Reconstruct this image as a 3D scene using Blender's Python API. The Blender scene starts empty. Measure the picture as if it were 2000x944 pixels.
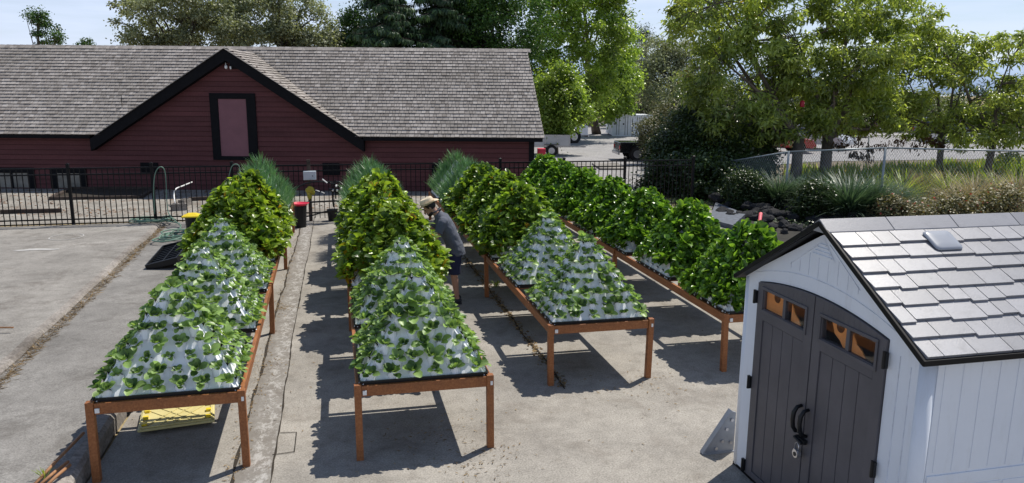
import bpy, bmesh, math, random
import numpy as np
from mathutils import Vector, Matrix
R = math.radians
scene = bpy.context.scene
col = scene.collection
rng = np.random.default_rng(7)
random.seed(7)

# ------------------------------------------------------------------ camera
F = np.array([0.2220, 0.9550, -0.1960]); F /= np.linalg.norm(F)
PIT, YAW, ROL, FPX, HC = 0.19732, 0.22833, 0.007984, 1471.96, 3.4
F = np.array([math.sin(YAW)*math.cos(PIT), math.cos(YAW)*math.cos(PIT), -math.sin(PIT)])
Rt = np.array([math.cos(YAW), -math.sin(YAW), 0.0]); Up = np.cross(Rt, F)
c_, s_ = math.cos(ROL), math.sin(ROL)
RR, UU = Rt*c_+Up*s_, Up*c_-Rt*s_
cam = bpy.data.cameras.new('camera'); cam.sensor_width = 36; cam.lens = 36*FPX/2000
cam.clip_end = 60000; cam.clip_start = 0.05
co = bpy.data.objects.new('camera', cam); col.objects.link(co)
M = Matrix(((RR[0], UU[0], -F[0], 0), (RR[1], UU[1], -F[1], 0), (RR[2], UU[2], -F[2], HC), (0, 0, 0, 1)))
co.matrix_world = M
scene.camera = co
def ray(px, py): return F + RR*(px-1000)/FPX - UU*(py-472)/FPX
def G(px, py, z=0.0):                       # survey: sight line to the level z
    d = ray(px, py); t = (z-HC)/d[2]
    return np.array([0, 0, HC]) + d*t
def D(px, py, depth): return np.array([0, 0, HC]) + ray(px, py)*depth   # survey: sight line to a distance

# ------------------------------------------------------------------ builders
class MB:
    def __init__(s): s.v = []; s.f = []; s.m = []; s.r = []
    def add(s, vs, fs, m=0, r=None):
        b = len(s.v); s.v += [tuple(map(float, v)) for v in vs]
        s.r += [(random.random() if r is None else r)]*len(vs)
        for f in fs: s.f.append(tuple(b+i for i in f)); s.m.append(m)
        return s
    def box(s, lo, hi, m=0, r=None):
        x0, y0, z0 = lo; x1, y1, z1 = hi
        return s.add([(x0,y0,z0),(x1,y0,z0),(x1,y1,z0),(x0,y1,z0),(x0,y0,z1),(x1,y0,z1),(x1,y1,z1),(x0,y1,z1)],
              [(0,3,2,1),(4,5,6,7),(0,1,5,4),(1,2,6,5),(2,3,7,6),(3,0,4,7)], m, r)
    def obox(s, c, ax, ay, az, m=0, r=None):   # centre and half-axis vectors
        c, ax, ay, az = (np.array(q, float) for q in (c, ax, ay, az))
        vs = [c+i*ax+j*ay+k*az for k in (-1, 1) for i, j in ((-1,-1),(1,-1),(1,1),(-1,1))]
        return s.add(vs, [(0,3,2,1),(4,5,6,7),(0,1,5,4),(1,2,6,5),(2,3,7,6),(3,0,4,7)], m, r)
    def bar(s, a, b, w, h, m=0, r=None):       # rectangular bar a -> b
        a, b = np.array(a, float), np.array(b, float); d = b-a; L = np.linalg.norm(d); d /= L
        u = np.cross(d, [0, 0, 1]); u = np.array([1., 0, 0]) if np.linalg.norm(u) < 1e-4 else u/np.linalg.norm(u)
        n = np.cross(u, d)
        return s.obox((a+b)/2, u*w/2, d*L/2, n*h/2, m, r)
    def tube(s, pts, rad, n=8, m=0, cap=True, r=None):
        pts = [np.array(p, float) for p in pts]
        rad = rad if hasattr(rad, '__len__') else [rad]*len(pts)
        vs = []; u = None
        for i, p in enumerate(pts):
            d = pts[min(i+1, len(pts)-1)]-pts[max(i-1, 0)]; d /= (np.linalg.norm(d)+1e-9)
            if u is None: u = np.cross(d, [0.3, 0.2, 1] if abs(d[2]) < .9 else [1, 0.1, 0])
            u = u-d*(u@d); u /= (np.linalg.norm(u)+1e-9); w = np.cross(d, u)
            for k in range(n):
                a = 2*math.pi*k/n; vs.append(p+(u*math.cos(a)+w*math.sin(a))*rad[i])
        fs = [(i*n+k, i*n+(k+1) % n, (i+1)*n+(k+1) % n, (i+1)*n+k) for i in range(len(pts)-1) for k in range(n)]
        if cap: fs += [tuple(range(n))[::-1], tuple(range((len(pts)-1)*n, len(pts)*n))]
        return s.add(vs, fs, m, r)
    def lathe(s, c, prof, n=20, m=0, sx=1, sy=1):
        vs = []; fs = []
        for (rr, z) in prof:
            for k in range(n):
                a = 2*math.pi*k/n; vs.append((c[0]+rr*sx*math.cos(a), c[1]+rr*sy*math.sin(a), c[2]+z))
        for i in range(len(prof)-1):
            for k in range(n): fs.append((i*n+k, i*n+(k+1) % n, (i+1)*n+(k+1) % n, (i+1)*n+k))
        fs += [tuple(range(n))[::-1], tuple(range((len(prof)-1)*n, len(prof)*n))]
        return s.add(vs, fs, m)
    def prism(s, poly, axis, a, b, m=0):       # polygon (list of 2d) swept along an axis
        def P(q, t): return {'x': (t, q[0], q[1]), 'y': (q[0], t, q[1]), 'z': (q[0], q[1], t)}[axis]
        n = len(poly); vs = [P(q, a) for q in poly]+[P(q, b) for q in poly]
        fs = [tuple(range(n)), tuple(range(n, 2*n))[::-1]]+[(i, i+n, (i+1) % n+n, (i+1) % n) for i in range(n)]
        return s.add(vs, fs, m)
    def ball(s, c, rx, ry, rz, n=12, k=8, m=0):
        prof = [(math.sin(math.pi*i/k)+1e-4, -math.cos(math.pi*i/k)) for i in range(k+1)]
        vs = []; fs = []
        for (rr, z) in prof:
            for j in range(n):
                a = 2*math.pi*j/n; vs.append((c[0]+rr*rx*math.cos(a), c[1]+rr*ry*math.sin(a), c[2]+z*rz))
        for i in range(k):
            for j in range(n): fs.append((i*n+j, i*n+(j+1) % n, (i+1)*n+(j+1) % n, (i+1)*n+j))
        return s.add(vs, fs, m)

def link(name, me, mats, parent=None, loc=None):
    for m in (mats if isinstance(mats, (list, tuple)) else [mats]): me.materials.append(m)
    o = bpy.data.objects.new(name, me); col.objects.link(o)
    if parent is not None: o.parent = parent
    if loc is not None: o.location = loc
    return o
def obj(name, mb, mats, parent=None, world=False, smooth=False, bevel=0, recalc=False, loc=None):
    v = np.array(mb.v, float)
    if world and parent is not None: v = v-world_loc(parent)
    if loc is not None: v = v-np.array(loc)
    me = bpy.data.meshes.new(name); me.from_pydata(v.tolist(), [], mb.f)
    me.polygons.foreach_set('material_index', np.array(mb.m, np.int32))
    at = me.attributes.new('rnd', 'FLOAT', 'POINT'); at.data.foreach_set('value', np.array(mb.r, np.float32))
    bm = bmesh.new(); bm.from_mesh(me); bmesh.ops.recalc_face_normals(bm, faces=bm.faces); bm.to_mesh(me); bm.free()
    if smooth: me.polygons.foreach_set('use_smooth', np.ones(len(me.polygons), bool))
    me.update()
    o = link(name, me, mats, parent, loc)
    if bevel:
        b = o.modifiers.new('bevel', 'BEVEL'); b.width = bevel; b.segments = 2; b.limit_method = 'ANGLE'
    return o
def world_loc(p):
    l = np.zeros(3)
    while p is not None: l = l+np.array(p.location); p = p.parent
    return l
def tag(o, label=None, cat=None, group=None, kind=None):
    if label: o['label'] = label
    if cat: o['category'] = cat
    if group: o['group'] = group
    if kind: o['kind'] = kind
    return o
def thing(name, label, cat, loc=(0, 0, 0), rz=0, group=None):
    o = bpy.data.objects.new(name, None); o.empty_display_size = .2; col.objects.link(o)
    o.location = tuple(map(float, loc)); o.rotation_euler = (0, 0, rz)
    return tag(o, label, cat, group)

# leaves scattered as one mesh: template quads placed on many frames
def tmpl(nx, ny, width, length, cup=0, bend=0, wave=0, stem=0, stem_w=.08, tipw=.25):
    """leaf along +y, blade of nx*ny quads; returns verts, quads, t (0 stem .. 1 tip)"""
    vs, ts = [], []
    for j in range(ny+1):
        t = j/ny
        if stem > 0 and t < stem: w = stem_w
        else:
            q = (t-stem)/(1-stem) if stem < 1 else 0
            w = max(0.0, 1-abs(2*(q*.94+.03)-1)**(3.2 if tipw >= .4 else 2.0))**(.55 if tipw >= .4 else .8); w = max(w, .06)
            w = w*(1 if q > 0 else stem_w)
        y = length*t; z = -bend*length*t*t
        for i in range(nx+1):
            s = (i/nx-.5)*2
            vs.append((s*w*width/2, y*(1-.15*bend*t), z+cup*width*s*s*(w if stem == 0 or t >= stem else 0)+wave*width*math.sin(7*t+3*s)*abs(s)))
            ts.append(t)
    fs = [(j*(nx+1)+i, j*(nx+1)+i+1, (j+1)*(nx+1)+i+1, (j+1)*(nx+1)+i) for j in range(ny) for i in range(nx)]
    return np.array(vs), np.array(fs), np.array(ts)
def unit(a): return a/(np.linalg.norm(a, axis=-1, keepdims=True)+1e-9)
def scatter(name, T, pos, dy, nz, scale, rnd, mats, parent=None, smooth=True, origin=None):
    """T: template or list of templates. pos, dy (leaf direction), nz (normal), scale: arrays"""
    Ts = T if isinstance(T, list) else [T]
    V, Q, A, B = [], [], [], []; base = 0
    if origin is None: origin = np.zeros(3)
    idx = np.arange(len(pos)) % len(Ts)
    for k, (tv, tf, tt) in enumerate(Ts):
        m = idx == k
        if not m.any(): continue
        y = unit(dy[m]); x = unit(np.cross(y, nz[m])); z = np.cross(x, y)
        sc = scale[m][:, None, None] if scale.ndim == 1 else scale[m][:, None, :]
        tvs = tv[None]*sc
        v = pos[m][:, None]+x[:, None]*tvs[..., 0:1]+y[:, None]*tvs[..., 1:2]+z[:, None]*tvs[..., 2:3]
        n = v.shape[0]; V.append(v.reshape(-1, 3))
        Q.append((tf[None]+(np.arange(n)*len(tv))[:, None, None]).reshape(-1, 4)+base)
        A.append(np.repeat(rnd[m], len(tv))); B.append(np.tile(tt, n)); base += n*len(tv)
    V = np.concatenate(V)-origin; Q = np.concatenate(Q); A = np.concatenate(A); B = np.concatenate(B)
    me = bpy.data.meshes.new(name); me.vertices.add(len(V)); me.vertices.foreach_set('co', V.astype(np.float32).ravel())
    me.loops.add(len(Q)*4); me.loops.foreach_set('vertex_index', Q.astype(np.int32).ravel())
    me.polygons.add(len(Q)); me.polygons.foreach_set('loop_start', (np.arange(len(Q))*4).astype(np.int32))
    me.polygons.foreach_set('loop_total', np.full(len(Q), 4, np.int32))
    if smooth: me.polygons.foreach_set('use_smooth', np.ones(len(Q), bool))
    for nm, a in (('rnd', A), ('lt', B)):
        at = me.attributes.new(nm, 'FLOAT', 'POINT'); at.data.foreach_set('value', a.astype(np.float32))
    me.update(calc_edges=True); me.validate()
    return link(name, me, mats, parent)

# ------------------------------------------------------------------ materials
class NT:
    def __init__(s, name):
        s.mat = bpy.data.materials.new(name); s.mat.use_nodes = True; s.t = s.mat.node_tree; s.n = s.t.nodes; s.l = s.t.links
        s.p = s.n['Principled BSDF']; s.out = s.n['Material Output']
        s.tc = s.n.new('ShaderNodeTexCoord')
    def new(s, t, **k):
        n = s.n.new(t)
        for a, b in k.items(): setattr(n, a, b)
        return n
    def noise(s, scale, detail=4, rough=.6, vec=None, stretch=None, dist=0):
        n = s.new('ShaderNodeTexNoise'); n.inputs['Scale'].default_value = scale; n.inputs['Detail'].default_value = detail
        n.inputs['Roughness'].default_value = rough; n.inputs['Distortion'].default_value = dist
        v = vec or s.tc.outputs['Object']
        if stretch:
            mp = s.new('ShaderNodeMapping'); mp.inputs['Scale'].default_value = stretch; s.l.new(v, mp.inputs[0]); v = mp.outputs[0]
        s.l.new(v, n.inputs['Vector']); return n.outputs['Fac']
    def ramp(s, fac, stops):
        r = s.new('ShaderNodeValToRGB'); e = r.color_ramp.elements
        while len(e) < len(stops): e.new(.5)
        for i, (p, c) in enumerate(stops): e[i].position = p; e[i].color = (*c, 1) if len(c) == 3 else c
        s.l.new(fac, r.inputs[0]); return r.outputs[0]
    def mix(s, fac, a, b, mode='MIX'):
        m = s.new('ShaderNodeMix', data_type='RGBA', blend_type=mode)
        for sock, v in ((m.inputs[0], fac), (m.inputs[6], a), (m.inputs[7], b)):
            if isinstance(v, (int, float)): sock.default_value = v
            elif isinstance(v, tuple): sock.default_value = (*v, 1) if len(v) == 3 else v
            else: s.l.new(v, sock)
        return m.outputs[2]
    def math(s, op, a, b=0.0):
        m = s.new('ShaderNodeMath', operation=op)
        for sock, v in ((m.inputs[0], a), (m.inputs[1], b)):
            if isinstance(v, (int, float)): sock.default_value = v
            else: s.l.new(v, sock)
        return m.outputs[0]
    def attr(s, nm): return s.new('ShaderNodeAttribute', attribute_name=nm).outputs['Fac']
    def bump(s, h, strength=.3, dist=.02):
        b = s.new('ShaderNodeBump'); b.inputs['Strength'].default_value = strength; b.inputs['Distance'].default_value = dist
        s.l.new(h, b.inputs['Height']); s.l.new(b.outputs[0], s.p.inputs['Normal']); return b.outputs[0]
    def set(s, color=None, rough=None, metal=None, spec=None, **k):
        for nm, v in (('Base Color', color), ('Roughness', rough), ('Metallic', metal), ('Specular IOR Level', spec)):
            if v is None: continue
            if isinstance(v, tuple): s.p.inputs[nm].default_value = (*v, 1)
            elif isinstance(v, (int, float)): s.p.inputs[nm].default_value = v
            else: s.l.new(v, s.p.inputs[nm])
        return s.mat

def plain(name, c, rough=.5, metal=0, spec=.4, var=.25, scale=9, bump=.0):
    t = NT(name); n = t.noise(scale, 5)
    a = tuple(x*(1-var) for x in c); b = tuple(min(1, x*(1+var)) for x in c)
    cc = t.ramp(n, [(.3, a), (.7, b)])
    if bump: t.bump(t.noise(scale*6, 4), bump, .01)
    return t.set(cc, rough, metal, spec)

def leaf_mat(name, lo, hi, trans=.4, rough=.4, stem=None, stem_end=.3, spec=.4, tip=None, noise=1.2, tint=(1.25, 1.25, .55), odd=None, odd_p=.06):
    t = NT(name)
    c = t.ramp(t.attr('rnd'), [(0, lo), (1, hi)] if odd is None else [(0, lo), (1-odd_p, hi), (1-odd_p+.004, odd), (1, odd)])
    n = t.ramp(t.noise(noise, 2), [(.3, (.62, .62, .62)), (.7, (1.25, 1.25, 1.25))])
    c = t.mix(1.0, c, n, 'MULTIPLY')
    if stem is not None:
        f = t.ramp(t.attr('lt'), [(max(0, stem_end-.08), (1, 1, 1)), (stem_end+.08, (0, 0, 0))]); c = t.mix(f, c, stem)
    t.set(c, rough, 0, spec)
    tr = t.new('ShaderNodeBsdfTranslucent')
    tc = t.mix(1.0, c, tuple(tint), 'MULTIPLY'); t.l.new(tc, tr.inputs['Color'])
    mx = t.new('ShaderNodeMixShader'); mx.inputs[0].default_value = trans
    t.l.new(t.p.outputs[0], mx.inputs[1]); t.l.new(tr.outputs[0], mx.inputs[2]); t.l.new(mx.outputs[0], t.out.inputs[0])
    return t.mat

def concrete(name, a=(.20, .19, .175), b=(.31, .295, .27), stain=(.10, .09, .075), st=.5, grain=60, weeds=None):
    t = NT(name)
    c = t.ramp(t.noise(.9, 8, .65), [(.32, a), (.68, b)])
    g = t.ramp(t.noise(grain, 3, .7), [(.25, (.52, .52, .52)), (.5, (1, 1, 1)), (.75, (1.38, 1.38, 1.38))])
    c = t.mix(1.0, c, g, 'MULTIPLY')
    g2 = t.ramp(t.noise(5, 9, .8, dist=.3), [(.3, (.74, .735, .73)), (.5, (1, 1, 1)), (.7, (1.16, 1.16, 1.16))])
    c = t.mix(1.0, c, g2, 'MULTIPLY')
    s = t.ramp(t.noise(1.7, 9, .72, dist=.6), [(.52, (0, 0, 0)), (.72, (st, st, st))])
    c = t.mix(s, c, stain)
    if weeds:
        w = t.ramp(t.noise(2.2, 9, .8), [(.56, (0, 0, 0)), (.64, (.8, .8, .8))]); c = t.mix(w, c, weeds)
    h = t.noise(grain*1.3, 4, .8)
    t.bump(h, .35, .006)
    return t.set(c, .9, 0, .25)

m_yard = concrete('yard_concrete', (.255, .237, .21), (.37, .345, .305), stain=(.12, .095, .072), st=.5)
m_slab = concrete('old_concrete', (.20, .188, .17), (.32, .302, .275), stain=(.09, .075, .06), st=.65)
m_slab2 = concrete('grey_old_concrete', (.165, .157, .146), (.275, .264, .247), stain=(.085, .075, .065), st=.7)
m_edge = concrete('rough_edge_concrete', (.14, .125, .11), (.36, .33, .30), stain=(.06, .045, .035), st=.8, grain=30)
t = NT('flaked_whitewash')
w = t.ramp(t.noise(10, 9, .85, stretch=(1, .6, 1)), [(.49, (0, 0, 0)), (.56, (.8, .8, .8))])
sx_ = t.new('ShaderNodeSeparateXYZ'); t.l.new(t.tc.outputs['Object'], sx_.inputs[0])
mk = t.ramp(t.math('ABSOLUTE', t.math('ADD', sx_.outputs[0], .79)), [(.05, (1, 1, 1)), (.16, (0, 0, 0))])
w = t.mix(1.0, w, mk, 'MULTIPLY')
cc = t.mix(w, t.ramp(t.noise(3, 8, .8), [(.3, (.17, .15, .13)), (.7, (.28, .265, .24))]), (.46, .445, .42)); t.bump(t.noise(30, 5, .8), .5, .01)
m_flake = t.set(cc, .95, 0, .2)
m_asph = concrete('asphalt', (.27, .262, .26), (.36, .35, .348), stain=(.13, .13, .13), st=.35, grain=25)
m_gravel = concrete('gravelly_ground', (.19, .175, .15), (.36, .34, .30), stain=(.20, .12, .075), st=.75, grain=18)
m_earth = concrete('dry_earth', (.13, .105, .07), (.24, .195, .13), stain=(.07, .08, .035), st=.8, grain=14)
m_straw = concrete('dry_grass_ground', (.26, .20, .11), (.36, .29, .16), stain=(.13, .14, .06), st=.7, grain=10)
m_crack = plain('crack_dirt', (.035, .028, .02), .95)
# orange stained lumber
t = NT('stained_lumber')
g = t.noise(4, 6, .7, stretch=(12, 1.2, 12), dist=.4)
cc = t.ramp(g, [(.25, (.16, .055, .020)), (.5, (.31, .115, .040)), (.75, (.43, .19, .075))])
cc = t.mix(t.ramp(t.noise(3.5, 7, .75), [(.5, (0, 0, 0)), (.72, (.6, .6, .6))]), cc, (.11, .045, .022)); kn = t.new('ShaderNodeTexVoronoi'); kn.inputs['Scale'].default_value = 3.1; t.l.new(t.tc.outputs['Object'], kn.inputs['Vector']); cc = t.mix(t.ramp(kn.outputs['Distance'], [(.03, (.9, .9, .9)), (.07, (0, 0, 0))]), cc, (.07, .025, .012)); t.bump(g, .25, .004)
m_wood = t.set(cc, .55, 0, .35)
m_black = plain('black_plastic', (.010, .011, .013), .4, spec=.3)
m_iron = plain('black_painted_metal', (.006, .006, .007), .5, spec=.18)
t = NT('white_planter_plastic')
cc = t.ramp(t.noise(5, 6, .7), [(.3, (.83, .865, .91)), (.7, (.89, .91, .94))])
cc = t.mix(t.ramp(t.noise(2.2, 8, .75), [(.58, (0, 0, 0)), (.8, (.25, .25, .25))]), cc, (.55, .57, .52))
m_white = t.set(cc, .32, 0, .5)
m_soil = plain('dark_soil', (.012, .010, .008), .95)
m_tag = plain('white_tag', (.8, .8, .78), .5, var=.05)
# ------------------------------------------------------------------ planter tables
W, PITCH, TH = 1.306, 1.76, .733
NEAR = ['nearest', 'second', 'third', 'fourth', 'fifth', 'sixth', 'seventh']
NEARF = ['nearest', 'second nearest', 'third nearest', 'fourth nearest', 'fifth nearest', 'second farthest', 'farthest']
TABLES = ['leftmost', 'second', 'third', 'rightmost']
rows = [dict(x=-2.19, y=6.72, a=-.0143, crops='sssccoo'), dict(x=.073, y=6.644, a=0, crops='sscccoo'),
        dict(x=2.311, y=8.03, a=.002, crops='sscccoo'), dict(x=4.538, y=8.027, a=.0125, crops='lllllll')]
def rowpt(r, u, w, z): return np.array([r['x']+u*math.cos(r['a'])+w*math.sin(r['a']), r['y']-u*math.sin(r['a'])+w*math.cos(r['a']), z])
LROW = PITCH*7-.42
BASE, PH = 1.17, .90
def make_table(i, r):
    t = thing('planter_table', ['long brown wooden planter table, leftmost, with yellow lid beneath it', 'long brown wooden planter table, second from left, beside the man',
        'long brown wooden planter table, third from left, behind the man', 'long brown wooden planter table carrying only dark green lettuce, nearest the shed'][i],
        'planter table', (r['x'], r['y'], 0), -r['a'], 'long wooden planter tables in the yard')
    top = TH; lw = .066
    for w in (0, 3.95, 7.95, LROW-lw):
        for u in (0, W-lw):
            tilt = random.uniform(-.008, .008)
            mb = MB().obox((u+lw/2+tilt/2, w+lw/2, (top+.012)/2), (lw/2, 0, 0), (0, lw/2, 0), (-tilt, 0, (top+.012)/2))
            obj('leg', mb, m_wood, t, bevel=.004)
    for w in (.016, LROW-.055):
        obj('end_rail', MB().box((lw+.001, w, top-.105), (W-lw-.001, w+.038, top-.004)), m_wood, t, bevel=.003)
    for u in (.017, W-.055):
        segs = [(lw+.002, 3.948), (3.952+lw, 7.948), (7.952+lw, LROW-lw-.002)]
        for (a, b) in segs: obj('side_rail', MB().box((u, a, top-.105), (u+.038, b, top-.003)), m_wood, t, bevel=.003)
    for k in range(7):
        for w in (PITCH*k+.30, PITCH*k+.98, PITCH*k+BASE+.14):
            if w < LROW-.2: obj('cross_beam', MB().box((.057, w, top-.10), (W-.057, w+.04, top-.022)), m_wood, t)
    for u in (.012, W-.012):
        s = 1 if u > .5 else -1
        mb = MB().box((u-.022 if s > 0 else u+.085-.02, -.0035, top-.085), (u if s > 0 else u+.10, .012, top-.045))
        obj('price_tag', mb, m_tag, t)
    for k in range(7):   # a black tray under each pyramid lies on the table: its own thing
        tr = thing('drip_tray', f'shallow black tray under {NEARF[k]} pyramid on the {TABLES[i]} table', 'tray', rowpt(r, .055, .05+PITCH*k, top-.02), -r['a'], 'black trays under the pyramids')
        a, b = W-.11, BASE+.07
        mb = MB().box((0, 0, 0), (a, b, .008))
        for lo, hi in (((0, 0, .008), (a, .012, .045)), ((0, b-.012, .008), (a, b, .045)), ((0, .012, .008), (.012, b-.012, .045)), ((a-.012, .012, .008), (a, b-.012, .045))): mb.box(lo, hi)
        obj('tray_pan', mb, m_black, tr)
        obj('rim_lip', MB().box((-.012, -.012, .0455), (a+.012, .004, .052)).box((-.012, b-.004, .0455), (a+.012, b+.012, .052)).box((-.012, .004, .0455), (.004, b-.004, .052)).box((a-.004, .004, .0455), (a+.012, b-.004, .052)), m_black, tr)
    return t
for i, r in enumerate(rows): make_table(i, r)

# pyramid shell
TIERS = [6, 6, 5, 4, 4, 3, 2, 1]
sl = math.atan2(PH, BASE/2)
def face_frame(f):
    """origin at face base centre, right vector, up-slope vector, normal (outward)"""
    a = [0, math.pi/2, math.pi, -math.pi/2][f]
    c, s = math.cos(a), math.sin(a); Rz = np.array([[c, -s, 0], [s, c, 0], [0, 0, 1]])
    o = Rz@np.array([0, -BASE/2, 0]); r = Rz@np.array([1, 0, 0]); u = Rz@np.array([0, math.cos(sl), math.sin(sl)]); n = Rz@np.array([0, -math.sin(sl), math.cos(sl)])
    return o, r, u, n
SLOPE = math.hypot(PH, BASE/2)
def pockets():
    out = []
    for f in range(4):
        o, r, u, n = face_frame(f)
        for j, cnt in enumerate(TIERS):
            tt = (j+.50)/8.15; half = BASE/2*(1-tt)-.055
            for k in range(cnt):
                x = 0 if cnt == 1 else -half+2*half*k/(cnt-1)
                if j % 2 == 1 and cnt == TIERS[j-1] and cnt > 1: x *= .97
                out.append((f, j, k, cnt, o+r*x+u*SLOPE*tt, r, u, n))
    return out
POCK = pockets()
def shell_mesh():
    mb = MB()
    for f in range(4):
        o, r, u, n = face_frame(f)
        A, B, C = o-r*BASE/2, o+r*BASE/2, o+u*SLOPE
        # fluted face: strips running up the slope
        nf = 12; pts = []
        for i in range(nf+1):
            x = -BASE/2+BASE*i/nf; d = .013 if i % 2 else 0
            h = SLOPE*(1-abs(x)/(BASE/2))
            pts.append((o+r*x+n*d*(1 if 0 < i < nf else 0), o+r*x+u*h+n*d*(1 if 0 < i < nf else 0)))
        for i in range(nf):
            a0, a1 = pts[i]; b0, b1 = pts[i+1]
            mb.add([a0, b0, b1, a1], [(0, 1, 2, 3)] if 0 < i < nf-1 else ([(0, 1, 2)] if i == 0 else [(0, 1, 3)]), 0)
    rim_r = .043
    for (f, j, k, cnt, p, r, u, n) in POCK:
        K = 7; rim = [p+r*rim_r*1.15*math.cos(math.pi*q/(K-1))+n*(.006+rim_r*1.1*math.sin(math.pi*q/(K-1)))+u*.018*math.sin(math.pi*q/(K-1)) for q in range(K)]
        low = [p+r*.030*math.cos(math.pi*q/(K-1))+n*(.004+.012*math.sin(math.pi*q/(K-1)))-u*.075 for q in range(K)]
        mb.add(rim+low, [(q, q+1, q+1+K, q+K) for q in range(K-1)], 0)
        mb.add([x-u*.006 for x in rim]+[p+u*.028-r*.03+n*.012, p+u*.028+r*.03+n*.012], [tuple(range(K+2))], 1)
    return mb
shell0 = None; strip0 = []
def make_pyramid(i, k, r, crop):
    global shell0, strip0
    c = rowpt(r, W/2, .07+BASE/2+PITCH*k, TH-.004)
    hold = {'s': 'small leafy seedlings', 'c': 'bushy yellow chard', 'o': 'spiky green onions', 'l': 'full grown lettuce'}[crop]
    t = thing('pyramid_planter', f'white plastic pyramid planter of {hold}, {NEARF[k]} on {TABLES[i]} table', 'planter', c, -r['a'], 'white plastic pyramid planters')
    if shell0 is None:
        shell0 = obj('fluted_shell', shell_mesh(), [m_white, m_soil], t)
        for q in range(4):
            sx, sy = ((-1, -1), (1, -1), (1, 1), (-1, 1))[q]
            A = np.array([sx*BASE/2, sy*BASE/2, .0]); B = np.array([0, 0, PH+.004]); d = unit(B-A); out = unit(np.array([sx, sy, .9]))
            side = unit(np.cross(d, out)); mb = MB()
            for e in (-1, 1): mb.obox((A+B)/2+side*e*.022+out*.0035, side*.007, d*np.linalg.norm(B-A)/2, out*.007)
            mb.obox((A+B)/2+out*-.001, side*.028, d*np.linalg.norm(B-A)/2*.995, out*.003)
            strip0.append(obj('corner_strip', mb, m_white, t))
    else:
        for s in [shell0]+strip0:
            o = s.copy(); o.parent = t; col.objects.link(o)
    return t
# seedling meshes
T_seed = [tmpl(4, 6, .062, .098, cup=.20, bend=.25, stem=.30, stem_w=.12, tipw=.45), tmpl(4, 6, .056, .092, cup=.28, bend=.0, stem=.32, stem_w=.13, tipw=.45), tmpl(4, 6, .066, .092, cup=.14, bend=.5, stem=.28, stem_w=.12, tipw=.45)]
m_seed = leaf_mat('seedling_leaf', (.045, .115, .030), (.38, .56, .18), trans=.40, rough=.38, stem=(.22, .36, .13), stem_end=.24, noise=6)
def rosette(seed, n, spread, size):
    g = np.random.default_rng(seed)
    az = np.arange(n)*2.4+g.uniform(0, 6)+g.normal(0, .25, n); el = np.linspace(.6, 1.4, n)+g.normal(0, .12, n)
    d = np.stack([np.cos(az)*np.cos(el), np.sin(az)*np.cos(el), np.sin(el)], -1)
    up = np.stack([-np.cos(az)*np.sin(el), -np.sin(az)*np.sin(el), np.cos(el)], -1)
    sc = size*(np.linspace(1.1, .62, n))*g.uniform(.85, 1.15, n)
    return d*0.004, d, up+g.normal(0, .15, (n, 3)), sc, g.uniform(0, 1, n)
seed_meshes = []
for s in range(9):
    p, d, nz, sc, rn = rosette(s, 10+s % 3, 1, .90+.07*(s % 3))
    o = scatter('seedling', T_seed, p, d, nz, sc, rn, m_seed); seed_meshes.append(o.data); bpy.data.objects.remove(o)
ORD = ['first', 'second', 'third', 'fourth', 'fifth', 'sixth']
TIER = ['bottom tier', 'second tier', 'third tier', 'fourth tier', 'fifth tier', 'sixth tier', 'seventh tier', 'top tier']
cand = []
for i, r in enumerate(rows):
    for k, crop in enumerate(r['crops']):
        t = make_pyramid(i, k, r, crop)
        if crop != 's': continue
        Rz = np.array(Matrix.Rotation(-r['a'], 3, 'Z')); c = np.array(t.location)
        for (f, j, q, cnt, p, rr, u, n) in POCK:
            P = c+Rz@(p+n*.030+u*.012); N = Rz@n
            view = unit(np.array([0, 0, HC])-P); dist = np.linalg.norm(P-[0, 0, HC]); fac = N@view
            hid = (k > 0 and f == 0 and j < 2)
            cand.append((dist-(0 if fac > .12 else -20)+(6 if hid else 0), i, k, f, j, q, cnt, P, N))
cand.sort(key=lambda c: c[0])
def plant_matrix(P, N, g):
    z = unit(np.array(N)*.75+np.array([0, 0, .8])+g.normal(0, .12, 3)); x = unit(np.cross(z, [math.cos(g.uniform(0, 6)), math.sin(g.uniform(0, 6)), .1])); y = np.cross(z, x)
    return x, y, z
g = np.random.default_rng(5)
SIDE = ['front side', 'right side', 'back side', 'left side']
stuffV = [[], [], [], [], []]
for n_, (sc_, i, k, f, j, q, cnt, P, N) in enumerate(cand):
    x, y, z = plant_matrix(P, N, g); s = g.choice([.7, .85, 1.0, 1.1, 1.25], p=[.12, .2, .3, .25, .13])*g.uniform(.93, 1.07)
    if g.uniform() < .04: s *= .6
    if n_ < 300:
        o = bpy.data.objects.new('seedling', seed_meshes[g.integers(9)]); col.objects.link(o)
        o.matrix_world = Matrix(((x[0]*s, y[0]*s, z[0]*s, P[0]), (x[1]*s, y[1]*s, z[1]*s, P[1]), (x[2]*s, y[2]*s, z[2]*s, P[2]), (0, 0, 0, 1)))
        nm = 'only' if cnt == 1 else ORD[q]+' from left'
        tag(o, f'leafy seedling {nm} in {TIER[j]}, {SIDE[f]} of {NEAR[k]} pyramid, {TABLES[i]} table', 'seedling', 'leafy seedlings growing in the white pyramids')
    else:
        p, d, nz, sc, rn = rosette(int(g.integers(99)), 10, 1, .97)
        Rm = np.stack([x, y, z], 1)
        stuffV[0].append(P+(p*s)@Rm.T); stuffV[1].append(d@Rm.T); stuffV[2].append(nz@Rm.T); stuffV[3].append(sc*s); stuffV[4].append(rn)
o = scatter('seedling_mass', T_seed, *[np.concatenate(a) for a in stuffV], m_seed)
tag(o, 'small leafy seedlings on the farther and hidden sides of the white pyramids', 'seedlings', kind='stuff')

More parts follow.
